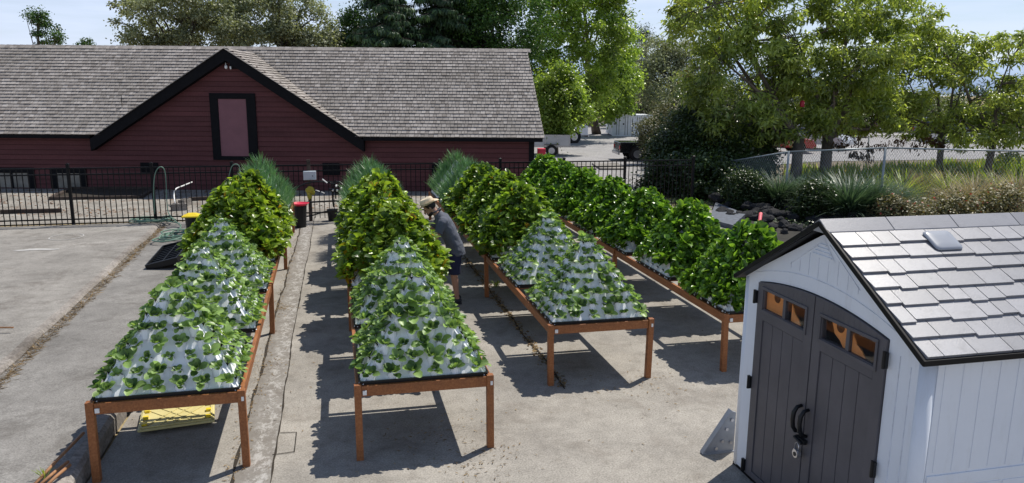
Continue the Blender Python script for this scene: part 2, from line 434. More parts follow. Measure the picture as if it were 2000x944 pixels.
# full grown crops: one mass of leaves per pyramid
T_chard = [tmpl(4, 7, .125, .25, cup=.10, bend=.45, wave=.2, stem=.38, stem_w=.10, tipw=.5), tmpl(4, 7, .11, .22, cup=-.14, bend=.8, wave=.24, stem=.34, stem_w=.11, tipw=.5), tmpl(4, 7, .135, .22, cup=.22, bend=.2, wave=.18, stem=.38, stem_w=.09, tipw=.5)]
T_let = [tmpl(4, 6, .105, .165, cup=.26, bend=.35, wave=.05, stem=.12, stem_w=.3, tipw=.6), tmpl(4, 6, .10, .155, cup=.2, bend=.7, wave=.08, stem=.12, stem_w=.3, tipw=.6), tmpl(4, 6, .095, .175, cup=.34, bend=.1, wave=.05, stem=.12, stem_w=.3, tipw=.6)]
T_oni = [tmpl(1, 4, .0075, .32, bend=.18, stem=0, tipw=.2), tmpl(1, 4, .0065, .30, bend=.4, stem=0, tipw=.2)]
m_chard = leaf_mat('chard_leaf', (.036, .095, .016), (.40, .56, .07), trans=.45, rough=.3, stem=(.80, .50, .05), stem_end=.33, noise=4, odd=(.52, .32, .03), odd_p=.015, spec=.5)
m_chardL = leaf_mat('chard_leaf_dark', (.034, .095, .016), (.36, .53, .07), trans=.43, rough=.3, stem=(.60, .33, .04), stem_end=.28, noise=4, odd=(.45, .27, .03), odd_p=.012, spec=.5)
m_let = leaf_mat('lettuce_leaf', (.038, .115, .016), (.29, .50, .065), trans=.42, rough=.27, stem=(.26, .38, .14), stem_end=.14, noise=4, spec=.55)
m_oni = leaf_mat('onion_leaf', (.055, .15, .06), (.20, .38, .18), trans=.25, rough=.4, stem=(.35, .45, .30), stem_end=.12, noise=3)
MAN = G(888, 590); cR, sR = math.cos(R(-6)), math.sin(R(-6))
def near_man(q):      # leaves are pushed aside where the man leans in
    for (a, b_, r_) in (((-.2, -.24, 1.12), (-.56, -.2, 1.18), .17), ((-.3, 0, 1.5), (-.62, -.05, 1.42), .17), ((-.22, .2, 1.4), (-.58, .17, 1.25), .12), ((0, 0, .9), (-.2, 0, 1.4), .2)):
        a, b_ = [np.array([MAN[0]+v[0]*cR-v[1]*sR, MAN[1]+v[0]*sR+v[1]*cR, v[2]]) for v in (a, b_)]
        t_ = np.clip(((q-a)@(b_-a))/((b_-a)@(b_-a)), 0, 1)
        if np.linalg.norm(q-a-(b_-a)*t_) < r_: return True
    # keep the line from the yard side open above the forearm
    a = np.array([MAN[0]-.48, MAN[1]-.35, 1.2]); return bool(np.linalg.norm((q-a)*[1, .8, 1.1]) < .23)
def crop_mass(i, k, r, crop):
    g = np.random.default_rng(100+i*10+k)
    c = rowpt(r, W/2, .07+BASE/2+PITCH*k, TH); Rz = np.array(Matrix.Rotation(-r['a'], 3, 'Z'))
    P, Dv, N, S = [], [], [], []
    for (f, j, q, cnt, p, rr, u, n) in POCK:
        if crop == "l" and j == 0 and g.uniform() < .3: continue
        if crop == "c" and j == 0 and g.uniform() < .25: continue
        b = c+Rz@(p+n*.02); nn = Rz@n; rv = Rz@rr
        vig = g.uniform(.75, 1.2)
        if crop == 'c': m, base_s = 50, .66*vig
        elif crop == 'l': m, base_s = 40, .72*vig
        else: m, base_s = 26, 1.0*vig
        for e in range(m):
            az = g.uniform(0, 2*math.pi)
            if crop == 'c': ax = unit(nn*.75+np.array([0, 0, .75])); th = abs(g.normal(.5, .5))
            elif crop == 'l': ax = unit(nn*.95+np.array([0, 0, .55])); th = g.uniform(.1, 1.25)
            else: ax = unit(nn*.45+np.array([0, 0, 1.0])); th = abs(g.normal(0, .14))
            a1 = unit(np.cross(ax, [.3, .5, .8])); a2 = np.cross(ax, a1)
            side = a1*math.cos(az)+a2*math.sin(az)
            d = ax*math.cos(th)+side*math.sin(th)
            nz = ax*math.sin(th)-side*math.cos(th)      # upper face looks back to the axis
            nz = nz*(1 if crop == 'l' else 1)+g.normal(0, .8 if crop == 'c' else .4, 3)
            off = ax*g.uniform(0, .05 if crop == 'o' else .23 if crop == 'c' else .14)+side*g.uniform(0, .02 if crop == 'o' else .03)
            if i == 1 and crop == 'c' and near_man(b+off+d*.1): continue
            P.append(b+off); Dv.append(d); N.append(nz); S.append(base_s*g.uniform(.7, 1.2)*(.85 if crop == 'l' and j < 1 else 1))
    P, Dv, N, S = map(np.array, (P, Dv, N, S))
    T = {'c': T_chard, 'l': T_let, 'o': T_oni}[crop]
    if crop == 'o': S = np.stack([S*1.15, S, S], -1)
    mt = {'c': m_chard if i < 2 else m_chardL, 'l': m_let, 'o': m_oni}[crop]
    nm = {'c': 'chard_plants', 'l': 'lettuce_plants', 'o': 'green_onions'}[crop]
    o = scatter(nm, T, P, Dv, N, S, g.uniform(0, 1, len(P)), mt, origin=c); o.location = c
    look = {'c': 'bushy green chard with yellow stems', 'l': 'dense dark green lettuce heads', 'o': 'tall thin spiky green onions'}[crop]
    tag(o, f'{look} covering the {NEARF[k]} pyramid on the {TABLES[i]} table', {'c': 'chard', 'l': 'lettuce', 'o': 'onions'}[crop],
        {'c': 'chard growing on pyramids', 'l': 'lettuce growing on pyramids', 'o': 'onions growing on pyramids'}[crop])
for i, r in enumerate(rows):
    for k, crop in enumerate(r['crops']):
        if crop != 's': crop_mass(i, k, r, crop)
# ------------------------------------------------------------------ ground
def sheet(name, poly, z, mat, kind='structure', cell=None):
    mb = MB().add([(x, y, z) for x, y in poly], [tuple(range(len(poly)))])
    o = obj(name, mb, mat)
    for p in o.data.polygons:
        if p.normal.z < 0: o.data.flip_normals(); break
    return tag(o, kind=kind)
sheet('ground', [(-4000, -60), (4000, -60), (4000, 4000), (-4000, 4000)], -.03, m_straw)
sheet('yard', [(-2.24, -6), (11.2, -6), (11.2, 21), (-2.24, 21)], 0, m_yard)
sheet('gravel_area', [(-30, 21.004), (9.5, 21.004), (9.5, 27), (7, 31), (-30, 31)], .002, m_gravel)
sheet('parking_lot', [(9.504, 23.5), (14, 30), (24, 34), (60, 34), (120, 40), (120, 56), (60, 60), (34, 82), (8, 82), (7.5, 31.2), (9.504, 27)], -.004, m_asph)
sheet('dry_grass_field', [(36, 60), (62, 61), (122, 57), (160, 90), (36, 90)], -.002, m_straw)
sheet('planting_bed', [(11.204, 10), (40, 10), (60, 33.8), (24, 33.8), (14, 29.8), (11.204, 26)], -.002, m_earth)
sheet('dry_grass_verge', [(21, 19), (60, 14), (90, 33.7), (60, 33.7), (26, 28)], .004, m_straw)
for k in range(2):
    q_ = [G(*v_, .05)[:2] for v_ in (((1108, 330), (1165, 330), (1150, 319), (1098, 319)), ((1172, 330), (1222, 330), (1206, 319), (1156, 319)))[k]]
    mb = MB().prism([tuple(v_) for v_ in q_], 'z', -.02, .07); o = obj('concrete_pad', mb, m_slab)
    tag(o, ['pale concrete pad by the car park behind the black fence, left one', 'pale concrete pad by the car park behind the black fence, right one'][k], 'concrete pad', 'concrete pads')
# drain strip with its two cracked edges
xs = [-1.0, -.99, -1.04, -1.0, -1.02, -.98, -1.0]
def wob(x, y0, y1, n, amp, seed):
    g = np.random.default_rng(seed); w = np.cumsum(g.normal(0, amp, n)); w -= np.linspace(w[0], w[-1], n)
    return [(x+w[i], y0+(y1-y0)*i/(n-1)) for i in range(n)]
eL, eR = wob(-.98, -4, 20.9, 160, .006, 3), wob(-.66, -4, 20.9, 160, .0035, 4)
mb = MB().add([(x, y, .004) for x, y in eL]+[(x+(-.0+.0), y, .004) for x, y in eR], [(i, 160+i, 161+i, i+1) for i in range(159)])
tag(obj('drain_strip', mb, m_flake), kind='structure')
def crack(pts, w, seed, z=.008):
    g = np.random.default_rng(seed); mb = MB(); n = len(pts); W_ = np.abs(g.normal(w, w*.6, n))+.002
    mb.add([(x-W_[i], y, z) for i, (x, y) in enumerate(pts)]+[(x+W_[i], y, z) for i, (x, y) in enumerate(pts)], [(i, n+i, n+i+1, i+1) for i in range(n-1)])
    return tag(obj('crack', mb, m_crack), kind='structure')
crack(eL, .011, 1); crack(eR, .005, 2)
crack([(-.64+.10*i/8, 7.12+.004*random.random()) for i in range(9)], .0, 5)
for pts in ([(-.66, 7.40), (-.50, 7.38), (-.50, 6.95), (-.70, 6.93)],):
    mb = MB()
    for a, b in zip(pts[:-1], pts[1:]): mb.bar((*a, .008), (*b, .008), .007, .003)
    tag(obj('patch_joint', mb, m_crack), kind='structure')
# raised old slabs on the left (higher near the camera, level with the yard at the back)
def ramp_z(y): return max(.012, .20-(y-6)*.0135)
def slab(name, left, right, y0, y1, extra, mat, emat, n=110, seed=0):
    g = np.random.default_rng(seed); ys = np.linspace(y0, y1, n); jit = np.convolve(g.normal(0, .03, n+8), np.ones(5)/5, 'same')[4:-4]
    mb = MB(); V = []
    for y, j in zip(ys, jit):
        z = ramp_z(y)+extra; xr = right(y)+j
        V += [(left(y), y, z), (xr-.10, y, z), (xr-.02, y, z-.012), (xr+.015, y, z-.05-.02*abs(j)*10), (xr+.02+.3*abs(j), y, -.05)]
    fs = []; ms = []
    for i in range(n-1):
        for k in range(4):
            mb_f = (i*5+k, i*5+k+1, (i+1)*5+k+1, (i+1)*5+k); fs.append((mb_f, 0 if k == 0 else 1))
    mb.add(V, [f for f, _ in fs]); mb.m = [m for _, m in fs]
    mb.add([V[(n-1)*5], V[(n-1)*5+1], (V[(n-1)*5+1][0], y1, -.05), (V[(n-1)*5][0], y1, -.05)], [(0, 1, 2, 3)], 1)
    o = obj(name, mb, [mat, emat]); return tag(o, kind='structure')
slab('middle_slab', lambda y: -6.2, lambda y: -2.27-.02*math.sin(y), -6, 20.7, 0, m_slab2, m_edge, seed=1)
kz = G(0, 712, .28); kz2 = G(300, 447, .10)
ksl = (kz2[0]-kz[0])/(kz2[1]-kz[1])
slab('left_slab', lambda y: -26, lambda y: kz[0]+(y-kz[1])*ksl, -6, 20.2, .075, m_slab, m_edge, seed=2)
# weeds and straw in the joint of the slabs
g = np.random.default_rng(2)
n = 2600; yy = g.uniform(6, 20, n); xx = kz[0]+(yy-kz[1])*ksl+.05+np.abs(g.normal(0, .05, n)); zz = np.array([ramp_z(y) for y in yy])+.004
az = g.uniform(0, 6.3, n); Dv = np.stack([np.cos(az), np.sin(az), np.abs(g.normal(.1, .2, n))], -1)
m_dry = leaf_mat('dry_grass_blade', (.16, .10, .045), (.38, .27, .13), trans=.2, rough=.8, tint=(1, 1, 1))
tag(scatter('dry_weeds', tmpl(1, 2, .008, .10, bend=.2), np.stack([xx, yy, zz], -1), Dv, g.normal(0, 1, (n, 3)), g.uniform(.5, 1.3, n), g.uniform(0, 1, n), m_dry), 'dry straw and weeds along the step between the old slabs', 'weeds', kind='stuff')
# litter of leaves in front of the barn
n = 5200; yy = 21.2+np.abs(g.normal(0, 1, n))*0+g.uniform(0, 6.9, n)**1.0; xx = g.uniform(-14, 6, n)
keep = (np.sin(xx*.9+yy*1.7)+np.sin(yy*2.3)+g.normal(0, .8, n)) > .35; keep |= (yy > 26.3); xx, yy = xx[keep], yy[keep]; n = len(xx)
m_lit = leaf_mat('fallen_leaf', (.13, .055, .03), (.30, .19, .11), trans=.1, rough=.8, tint=(1, 1, 1))
az = g.uniform(0, 6.3, n)
tag(scatter('fallen_leaves', tmpl(1, 2, .06, .12, bend=.3), np.stack([xx, yy, np.full(n, .012)], -1), np.stack([np.cos(az), np.sin(az), g.uniform(0, .3, n)], -1), np.stack([g.normal(0, .4, n), g.normal(0, .4, n), np.ones(n)], -1), g.uniform(.4, 1.1, n), g.uniform(0, 1, n), m_lit), 'brown fallen leaves on the ground before the barn', 'fallen leaves', kind='stuff')

# straw, soil crumbs and leaf bits on the yard
n = 2600; xx = g.uniform(-2, 9, n); yy = g.uniform(4.5, 20, n)
for j, (cx, cy, s_) in enumerate(((1.2, 6.3, .25), (.9, 7.0, .3), (3.4, 7.9, .3), (-1.5, 8.3, .5), (-1.0, 9.5, .25), (-.95, 12, .1))):
    k = slice(j*130, (j+1)*130); xx[k] = cx+g.normal(0, s_, 130); yy[k] = cy+g.normal(0, s_*.8, 130)
k = slice(800, 1700); xx[k] = -1.0+g.normal(0, .05, 900); yy[k] = g.uniform(5, 20, 900)
az = g.uniform(0, 6.3, n)
tag(scatter('yard_litter', tmpl(1, 2, .010, .035, bend=.1), np.stack([xx, yy, np.full(n, .009)], -1), np.stack([np.cos(az), np.sin(az), g.uniform(0, .25, n)], -1), np.stack([g.normal(0, .3, n), g.normal(0, .3, n), np.ones(n)], -1), g.uniform(.4, 1.4, n), g.uniform(0, 1, n), m_dry), 'small dry crumbs and straw scattered on the yard concrete', 'litter', kind='stuff')

# chalk marks on the slab
m_chalk = plain('chalk', (.43, .42, .40), .9, var=.15)
cc_ = G(130, 463, .11); mb = MB(); K = 28
for k in range(K):
    if k in (5, 6): continue
    a, b = [(cc_[0]+.33*math.cos(2*math.pi*q/K), cc_[1]+.42*math.sin(2*math.pi*q/K)) for q in (k, k+1)]
    za, zb = [ramp_z(p[1])+.075+.006 for p in (a, b)]
    mb.bar((*a, za), (*b, zb), .016+.01*random.random(), .003)
tag(obj('chalk_circle', mb, m_chalk), kind='structure')
c0 = G(72, 489, .12); K = 16; mb = MB()
pp = [(c0[0]+.42*math.cos(2*math.pi*q/K)*(1+.15*math.sin(q*3)), c0[1]+.10*math.sin(2*math.pi*q/K)*(1+.4*math.sin(q*5+1))) for q in range(K)]
mb.add([(x, y, ramp_z(y)+.081) for x, y in pp], [tuple(range(K))])
tag(obj('chalk_smear', mb, m_chalk), kind='structure')

# ------------------------------------------------------------------ barn
bA = np.array([-10.893, 28.446]); bD = unit(np.array([.976, -.22])); bN = np.array([-bD[1], bD[0]])   # along, back
def B3(u, s, z): q = bA+bD*u+bN*s; return (q[0], q[1], z)
PK, GL, GR, ZE, ZP, ZR, SR = 7.6256, 3.22, 11.95, 1.86, 4.68, 4.88, 3.02
barn = thing('barn', 'long low dark red barn with grey shingle roof, centre gable and black trim', 'barn', B3(7, 3, 0))
t = NT('red_clapboard')
cc = t.ramp(t.noise(.8, 6, stretch=(1, 1, 5)), [(.3, (.082, .027, .029)), (.7, (.115, .039, .041))])
cc = t.mix(t.ramp(t.noise(26, 3, stretch=(1, 1, .25)), [(.5, (0, 0, 0)), (.8, (.3, .3, .3))]), cc, (.15, .07, .07))
cc = t.mix(1.0, cc, t.ramp(t.attr('rnd'), [(0, (.85, .85, .85)), (1, (1.15, 1.15, 1.15))]), 'MULTIPLY')
m_red = t.set(cc, .7, 0, .25)
m_trim = plain('black_trim', (.007, .007, .009), .7, spec=.12)
m_lapshade = plain('lap_shade_line', (.05, .016, .017), .9)  # shade line along each board's lower edge, painted as a darker red
m_panel = plain('faded_red_panel', (.20, .088, .105), .7, var=.12, scale=2)
def roof_z(u): return ZP-(ZP-ZE)/(PK-GL)*abs(u-PK) if u < PK else ZP-(ZP-ZE+.02)/(GR-PK)*(u-PK)
wall_s = .30
mb = MB(); z = 0.0; h = .165
def board(u0, u1, z, s0=wall_s):
    r = random.random()
    mb.add([B3(u0, s0-.022, z), B3(u1, s0-.022, z), B3(u1, s0-.003, z+h+.006), B3(u0, s0-.003, z+h+.006), B3(u0, s0+.03, z), B3(u1, s0+.03, z)], [(0, 1, 2, 3)], 0, r)
    mb.add([B3(u0, s0-.0225, z-.004), B3(u1, s0-.0225, z-.004), B3(u1, s0-.0225, z+.015), B3(u0, s0-.0225, z+.015), B3(u0, s0+.03, z-.004), B3(u1, s0+.03, z-.004)], [(0, 1, 2, 3), (4, 5, 1, 0)], 1, r)
while z < ZP-.15:
    if z < ZE-.1: board(-7.5, 17.75, z)
    else:
        zt = z+h*.4; du = (ZP-zt)/(ZP-ZE); board(PK-(PK-GL)*du+.05, PK+(GR-PK)*du-.05, z)
    z += h
mb.add([B3(-7.5, wall_s+.05, 0), B3(17.75, wall_s+.05, 0), B3(17.75, wall_s+.05, ZE), B3(-7.5, wall_s+.05, ZE)], [(0, 1, 2, 3)])
mb.add([B3(17.75, wall_s, 0), B3(17.75, 5.6, 0), B3(17.75, 5.6, ZE), B3(17.75, SR, ZR-.15), B3(17.75, wall_s, ZE)], [(0, 1, 2, 3, 4)])
mb.add([B3(-7.5, wall_s, 0), B3(-7.5, 5.6, 0), B3(-7.5, 5.6, ZE), B3(-7.5, SR, ZR-.15), B3(-7.5, wall_s, ZE)], [(0, 1, 2, 3, 4)])
mb.add([B3(-7.5, 5.6, 0), B3(17.75, 5.6, 0), B3(17.75, 5.6, ZE), B3(-7.5, 5.6, ZE)], [(0, 1, 2, 3)])
obj('wall', mb, [m_red, m_lapshade], barn, world=True)
# trim
def bbar(mb, p, q, w_s, hgt):    # box between two (u,z) points, from s0 to s1
    (u0, z0), (u1, z1) = p, q; s0, s1 = w_s
    mb.add([B3(u0, s0, z0-hgt), B3(u1, s0, z1-hgt), B3(u1, s0, z1), B3(u0, s0, z0), B3(u0, s1, z0-hgt), B3(u1, s1, z1-hgt), B3(u1, s1, z1), B3(u0, s1, z0)],
           [(0, 1, 2, 3), (4, 7, 6, 5), (0, 4, 5, 1), (3, 2, 6, 7), (0, 3, 7, 4), (1, 5, 6, 2)])
mb = MB(); bbar(mb, (GL-.25, ZE-.14), (PK, ZP+.02), (-.03, .27), .40); obj('rake_board', mb, m_trim, barn, world=True)
mb = MB(); bbar(mb, (PK, ZP+.02), (GR+.12, ZE-.10), (-.028, .27), .40); obj('rake_board', mb, m_trim, barn, world=True)
mb = MB(); bbar(mb, (-7.6, ZE-.01), (GL-.26, ZE-.01), (.0, .27), .12); obj('eave_board', mb, m_trim, barn, world=True)
mb = MB(); bbar(mb, (GR+.1, ZE-.012), (18.05, ZE-.012), (.0, .27), .12); obj('eave_board', mb, m_trim, barn, world=True)
mb = MB(); bbar(mb, (17.6, ZE-.15), (17.78, ZE-.15), (.25, .42), ZE-.16); obj('corner_board', mb, m_trim, barn, world=True)
# loft door
o = obj('loft_door', MB().add([B3(7.20, .262, 1.16), B3(8.13, .262, 1.16), B3(8.14, .262, 3.06), B3(7.21, .262, 3.06), B3(7.20, .29, 1.16), B3(8.13, .29, 1.16), B3(8.14, .29, 3.06), B3(7.21, .29, 3.06)],
    [(0, 1, 2, 3), (0, 4, 5, 1), (1, 5, 6, 2), (2, 6, 7, 3), (3, 7, 4, 0)]), m_panel, barn, world=True)
mb = MB()
for (u0, u1, z0, z1) in ((6.93, 7.197, 1.03, 3.25), (8.143, 8.45, 1.03, 3.25), (7.197, 8.143, 3.063, 3.25), (7.197, 8.143, 1.03, 1.157)): bbar(mb, (u0, z1), (u1, z1), (.235, .29), z1-z0)
obj('door_frame', mb, m_trim, o).location = -np.array(barn.location)
mb = MB().ball(B3(7.58, .17, 4.10), .05, .05, .07).tube([B3(7.58, .29, 4.22), B3(7.56, .2, 4.22), B3(7.58, .17, 4.12)], .02, 6).ball(B3(7.72, .2, 4.08), .035, .035, .06); obj('gable_lamp', mb, m_white, barn, world=True, smooth=True)
mb = MB(); bbar(mb, (7.7, 4.20), (7.95, 4.20), (.2, .29), .16); obj('lamp_box', mb, m_trim, barn, world=True)
for (u0, u1, z0, z1) in ((4.44, 5.03, .55, .92), (10.6, 11.18, .54, .95), (14.3, 14.9, .55, .93), (-6.2, -5.6, .55, .92)):
    mb = MB(); bbar(mb, (u0, z1), (u1, z1), (.245, .28), z1-z0)
    for k in range(4): bbar(mb, (u0+.03, z1-.06-k*.08), (u1-.03, z1-.06-k*.08), (.235, .245), .03)
    obj('wall_vent', mb, m_trim, barn, world=True)
m_oldglass = plain('clouded_pane', (.20, .19, .165), .35, var=.4, scale=3)
for (u0, u1) in ((-3.3, -2.1), (-.7, .82), (1.36, 2.58)):
    mb = MB(); mb2 = MB(); z0, z1 = .02, .72
    for a in ((u0, u0+.22, z0, z1), (u1-.22, u1, z0, z1), (u0+.22, u1-.22, z1-.18, z1)): bbar(mb, (a[0], a[3]), (a[1], a[3]), (.235, .285), a[3]-a[2])
    bbar(mb, ((u0+u1)/2-.03, z1-.18), ((u0+u1)/2+.03, z1-.18), (.24, .285), z1-z0-.18)
    w_ = obj('cellar_window', mb, m_trim, barn, world=True)
    bbar(mb2, (u0+.2, z1-.16), (u1-.2, z1-.16), (.258, .27), z1-.18-z0); obj('pane', mb2, m_oldglass, w_).location = -np.array(barn.location)
# shingled roof
t = NT('weathered_shingle')
cc = t.ramp(t.attr('rnd'), [(0, (.24, .212, .19)), (.5, (.345, .312, .284)), (1, (.46, .42, .385))])
cc = t.mix(t.ramp(t.noise(.55, 5, .6), [(.42, (0, 0, 0)), (.75, (.6, .6, .6))]), cc, (.19, .175, .15))
cc = t.mix(1.0, cc, t.ramp(t.noise(14, 4, stretch=(3, .6, .6)), [(.3, (.8, .8, .8)), (.7, (1.15, 1.15, 1.15))]), 'MULTIPLY')
m_shingle = t.set(cc, .85, 0, .25)
m_butt = plain('shingle_butt', (.06, .052, .046), .95)
def courses(mb, P, nrm, u_rng, v_len, course, wmin, wmax, th, keep=None, jit=.006, gap=.006):
    """P(u, v) -> point; one tapered tab per shingle, butt end down the slope"""
    n = int(round(v_len/course)); c = v_len/n; nrm = np.array(nrm)
    for j in range(n):
        v0 = j*c; u0, u1 = u_rng(v0+c*.5); u = u0
        while u < u1-.01:
            w = random.uniform(wmin, wmax); e = min(u+w, u1)
            if keep is None or keep((u+e)/2, v0+c*.4):
                a = v0-random.uniform(0, jit); b = v0+c*1.04; g_ = gap/2; r = min(1, max(0, random.gauss(.5, .24)))
                q = [P(u+g_, a), P(e-g_, a), P(e-g_, b), P(u+g_, b)]; q = [np.array(x) for x in q]
                tt = th*random.uniform(.8, 1.3)
                mb.add([q[0]+nrm*tt, q[1]+nrm*tt, q[2]+nrm*.003, q[3]+nrm*.003, q[0], q[1]], [(0, 1, 2, 3), (0, 3, 4), (1, 5, 2)], 0, r)
                mb.add([q[0]+nrm*tt, q[1]+nrm*tt, q[0], q[1]], [(2, 3, 1, 0)], 1, r)
            u = e
sl_main = np.array([bN[0]*SR, bN[1]*SR, ZR-ZE]); Lm = np.linalg.norm(sl_main); sl_u = sl_main/Lm
nm = unit(np.cross([bD[0], bD[1], 0], sl_u))
def Pm(u, v): q = np.array(B3(u, -.02, ZE))+sl_u*v; return q
def in_dormer(u, v):
    z = ZE+(ZR-ZE)*v/Lm; return GL < u < GR and roof_z(u)-.03 > z
mb = MB(); courses(mb, Pm, nm, lambda v: (-7.7, 18.12-.55*v/Lm), Lm, .150, .08, .20, .024, keep=lambda u, v: not in_dormer(u, v), gap=.012)
zr_s = lambda z: SR*(z-ZE)/(ZR-ZE)
deck = [(-7.7, 0, ZE), (GL, 0, ZE), (PK, zr_s(ZP), ZP), (GR, 0, ZE), (18.1, 0, ZE), (17.55, SR, ZR), (-7.7, SR, ZR)]
mb.add([np.array(B3(*q))-[0, 0, .012] for q in deck], [tuple(range(7))], 0, .2)
back = [(-7.7, 5.9, ZE), (18.1, 5.9, ZE), (17.55, SR, ZR), (-7.7, SR, ZR)]
mb.add([np.array(B3(*q))-[0, 0, .012] for q in back], [(0, 1, 2, 3)], 0, .4)
for side in (1, -1):
    ue = GR if side > 0 else GL; Ls = math.hypot(PK-ue, ZP-ZE)
    d3 = np.array([*(bD*(PK-ue)), ZP-ZE])/Ls; nn = unit(np.cross(np.array([*bN, 0]), d3)); nn = nn if nn[2] > 0 else -nn
    def Pd(s, v, ue=ue, d3=d3): return np.array(B3(ue, 0, ZE))+np.array([bN[0], bN[1], 0])*s+d3*v
    courses(mb, Pd, nn, lambda v: (-.10, zr_s(ZE+(ZP-ZE)*v/Ls)+.03), Ls, .155, .09, .22, .028, gap=.012)
    mb.add([B3(ue, -.05, ZE-.0), B3(PK, -.05, ZP), B3(PK, zr_s(ZP), ZP)], [(0, 1, 2)], 0, .2)
roof = obj('roof', mb, [m_shingle, m_butt], barn, world=True)
mb = MB()   # ridge caps
u = -7.7
while u < 17.6:
    for s in (1, -1):
        q = [np.array(B3(u, SR, ZR+.035)), np.array(B3(u+.24, SR, ZR+.025)), np.array(B3(u+.24, SR-s*.11, ZR-.085)), np.array(B3(u, SR-s*.11, ZR-.075))]
        mb.add(q+[x-[0, 0, .02] for x in q], [(0, 1, 2, 3), (3, 2, 6, 7), (0, 3, 7, 4)])
    u += .235
obj('ridge_cap', mb, m_shingle, roof).location = -np.array(barn.location)
q0 = np.array(Pm(3.7, 1.25)); mb = MB().tube([q0, q0+[0, 0, .42]], .012, 6).tube([q0, q0+np.array([-.45, -.05, -.14])], .012, 6); obj('roof_bracket', mb, m_iron, barn, world=True)
# ground hatch, timbers, blocks and pipe behind the fence
m_oldwood = plain('dark_old_timber', (.055, .04, .032), .9, var=.5, scale=5)
q = [G(108, 391), G(232, 369), G(302, 369), G(236, 389)]; q = [G(100, 391), G(140, 371), G(303, 370), G(275, 388)]
mb = MB(); q = [x[:2] for x in q]
for a, b in ((0, 1), (1, 2), (2, 3), (3, 0)): mb.bar((*q[a], .05), (*q[b], .05), .12, .09)
hatch = thing('pit_cover', 'dark rectangular timber framed pit cover on the ground before the barn', 'pit cover', (*q[0], 0))
obj('frame', mb, m_oldwood, hatch, world=True); obj('cover_panel', MB().add([(*p_, .03) for p_ in q], [(0, 1, 2, 3)]), m_crack, hatch, world=True)
a, b = G(2, 418), G(120, 415); tag(obj('timber_beam', MB().bar((a[0], a[1], .06), (b[0], b[1], .06), .12, .10), m_oldwood, None), 'dark old timber beam on the ground behind the fence at left', 'timber beam')
a, b = G(368, 393), G(410, 391); tag(obj('timber_beam', MB().bar((a[0], a[1], .06), (b[0], b[1], .06), .12, .10), m_oldwood, None), 'short dark timber beam on the ground beside the concrete blocks', 'timber beam')
def block(p, rz, lab, z=0):
    t_ = thing('concrete_block', lab, 'concrete block', (p[0], p[1], z), rz, 'concrete blocks behind the fence')
    mb = MB()
    for lo, hi in (((-.2, -.1, 0), (.2, -.06, .19)), ((-.2, .06, 0), (.2, .1, .19)), ((-.2, -.06, 0), (-.16, .06, .19)), ((.16, -.06, 0), (.2, .06, .19)), ((-.02, -.06, 0), (.02, .06, .19))): mb.box(lo, hi)
    obj('block_shell', mb, m_edge, t_)
block(G(350, 411), .2, 'grey hollow concrete block behind the fence, left of the pair'); block(G(362, 402), 1.2, 'grey hollow concrete block behind the fence, right of the pair')
def hose(name, pts, r, mat, label, cat, grp=None, n=6):
    P_ = [np.array(p, float) for p in pts]; out = []
    for i in range(len(P_)-1):
        p0, p1, p2, p3 = P_[max(0, i-1)], P_[i], P_[i+1], P_[min(len(P_)-1, i+2)]
        for k in range(6):
            s = k/6; out.append(.5*((2*p1)+(-p0+p2)*s+(2*p0-5*p1+4*p2-p3)*s*s+(-p0+3*p1-3*p2+p3)*s**3))
    out.append(P_[-1])
    return tag(obj(name, MB().tube(out, r, n), mat, smooth=True), label, cat, grp)
m_pipe = plain('white_pipe', (.72, .72, .70), .5)
def G3(px, py, z): return G(px, py, z)
hose('white_pipe', [G3(345, 405, .1), G3(340, 385, .25), G3(343, 370, .45), G3(358, 363, .5), G3(375, 356, .55)], .022, m_pipe, 'bent white plastic pipe standing behind the black fence', 'pipe')
# ------------------------------------------------------------------ black yard fence
FY = 20.25
posts = [-10.15, -8.27, -6.387, -4.507, -2.62, -.743, 1.0, 2.68, 4.358, 6.18, 8.0, 10.12]
fence = thing('yard_fence', 'long black metal picket fence between the yard and the red barn', 'fence', (0, FY, 0))
for x in posts:
    mb = MB().box((x-.033, -.033, 0), (x+.033, .033, 1.555)); pst = obj('post', mb, m_iron, fence)
    obj('post_cap', MB().box((x-.042, -.042, 1.556), (x+.042, .042, 1.575)).add([(x-.035, -.035, 1.575), (x+.035, -.035, 1.575), (x+.035, .035, 1.575), (x-.035, .035, 1.575), (x, 0, 1.605)], [(0, 1, 4), (1, 2, 4), (2, 3, 4), (3, 0, 4)]), m_iron, pst)
for a, b in zip(posts[:-1], posts[1:]):
    mb = MB(); n = int(round((b-a)/.128))
    for k in range(1, n): x = a+(b-a)*k/n; mb.box((x-.009, -.009, .07), (x+.009, .009, 1.448))
    pn = obj('picket_panel', mb, m_iron, fence)
    for z in (1.45, 1.30, .20): obj('rail', MB().box((a+.034, -.018, z), (b-.034, .018, z+.032)), m_iron, pn)
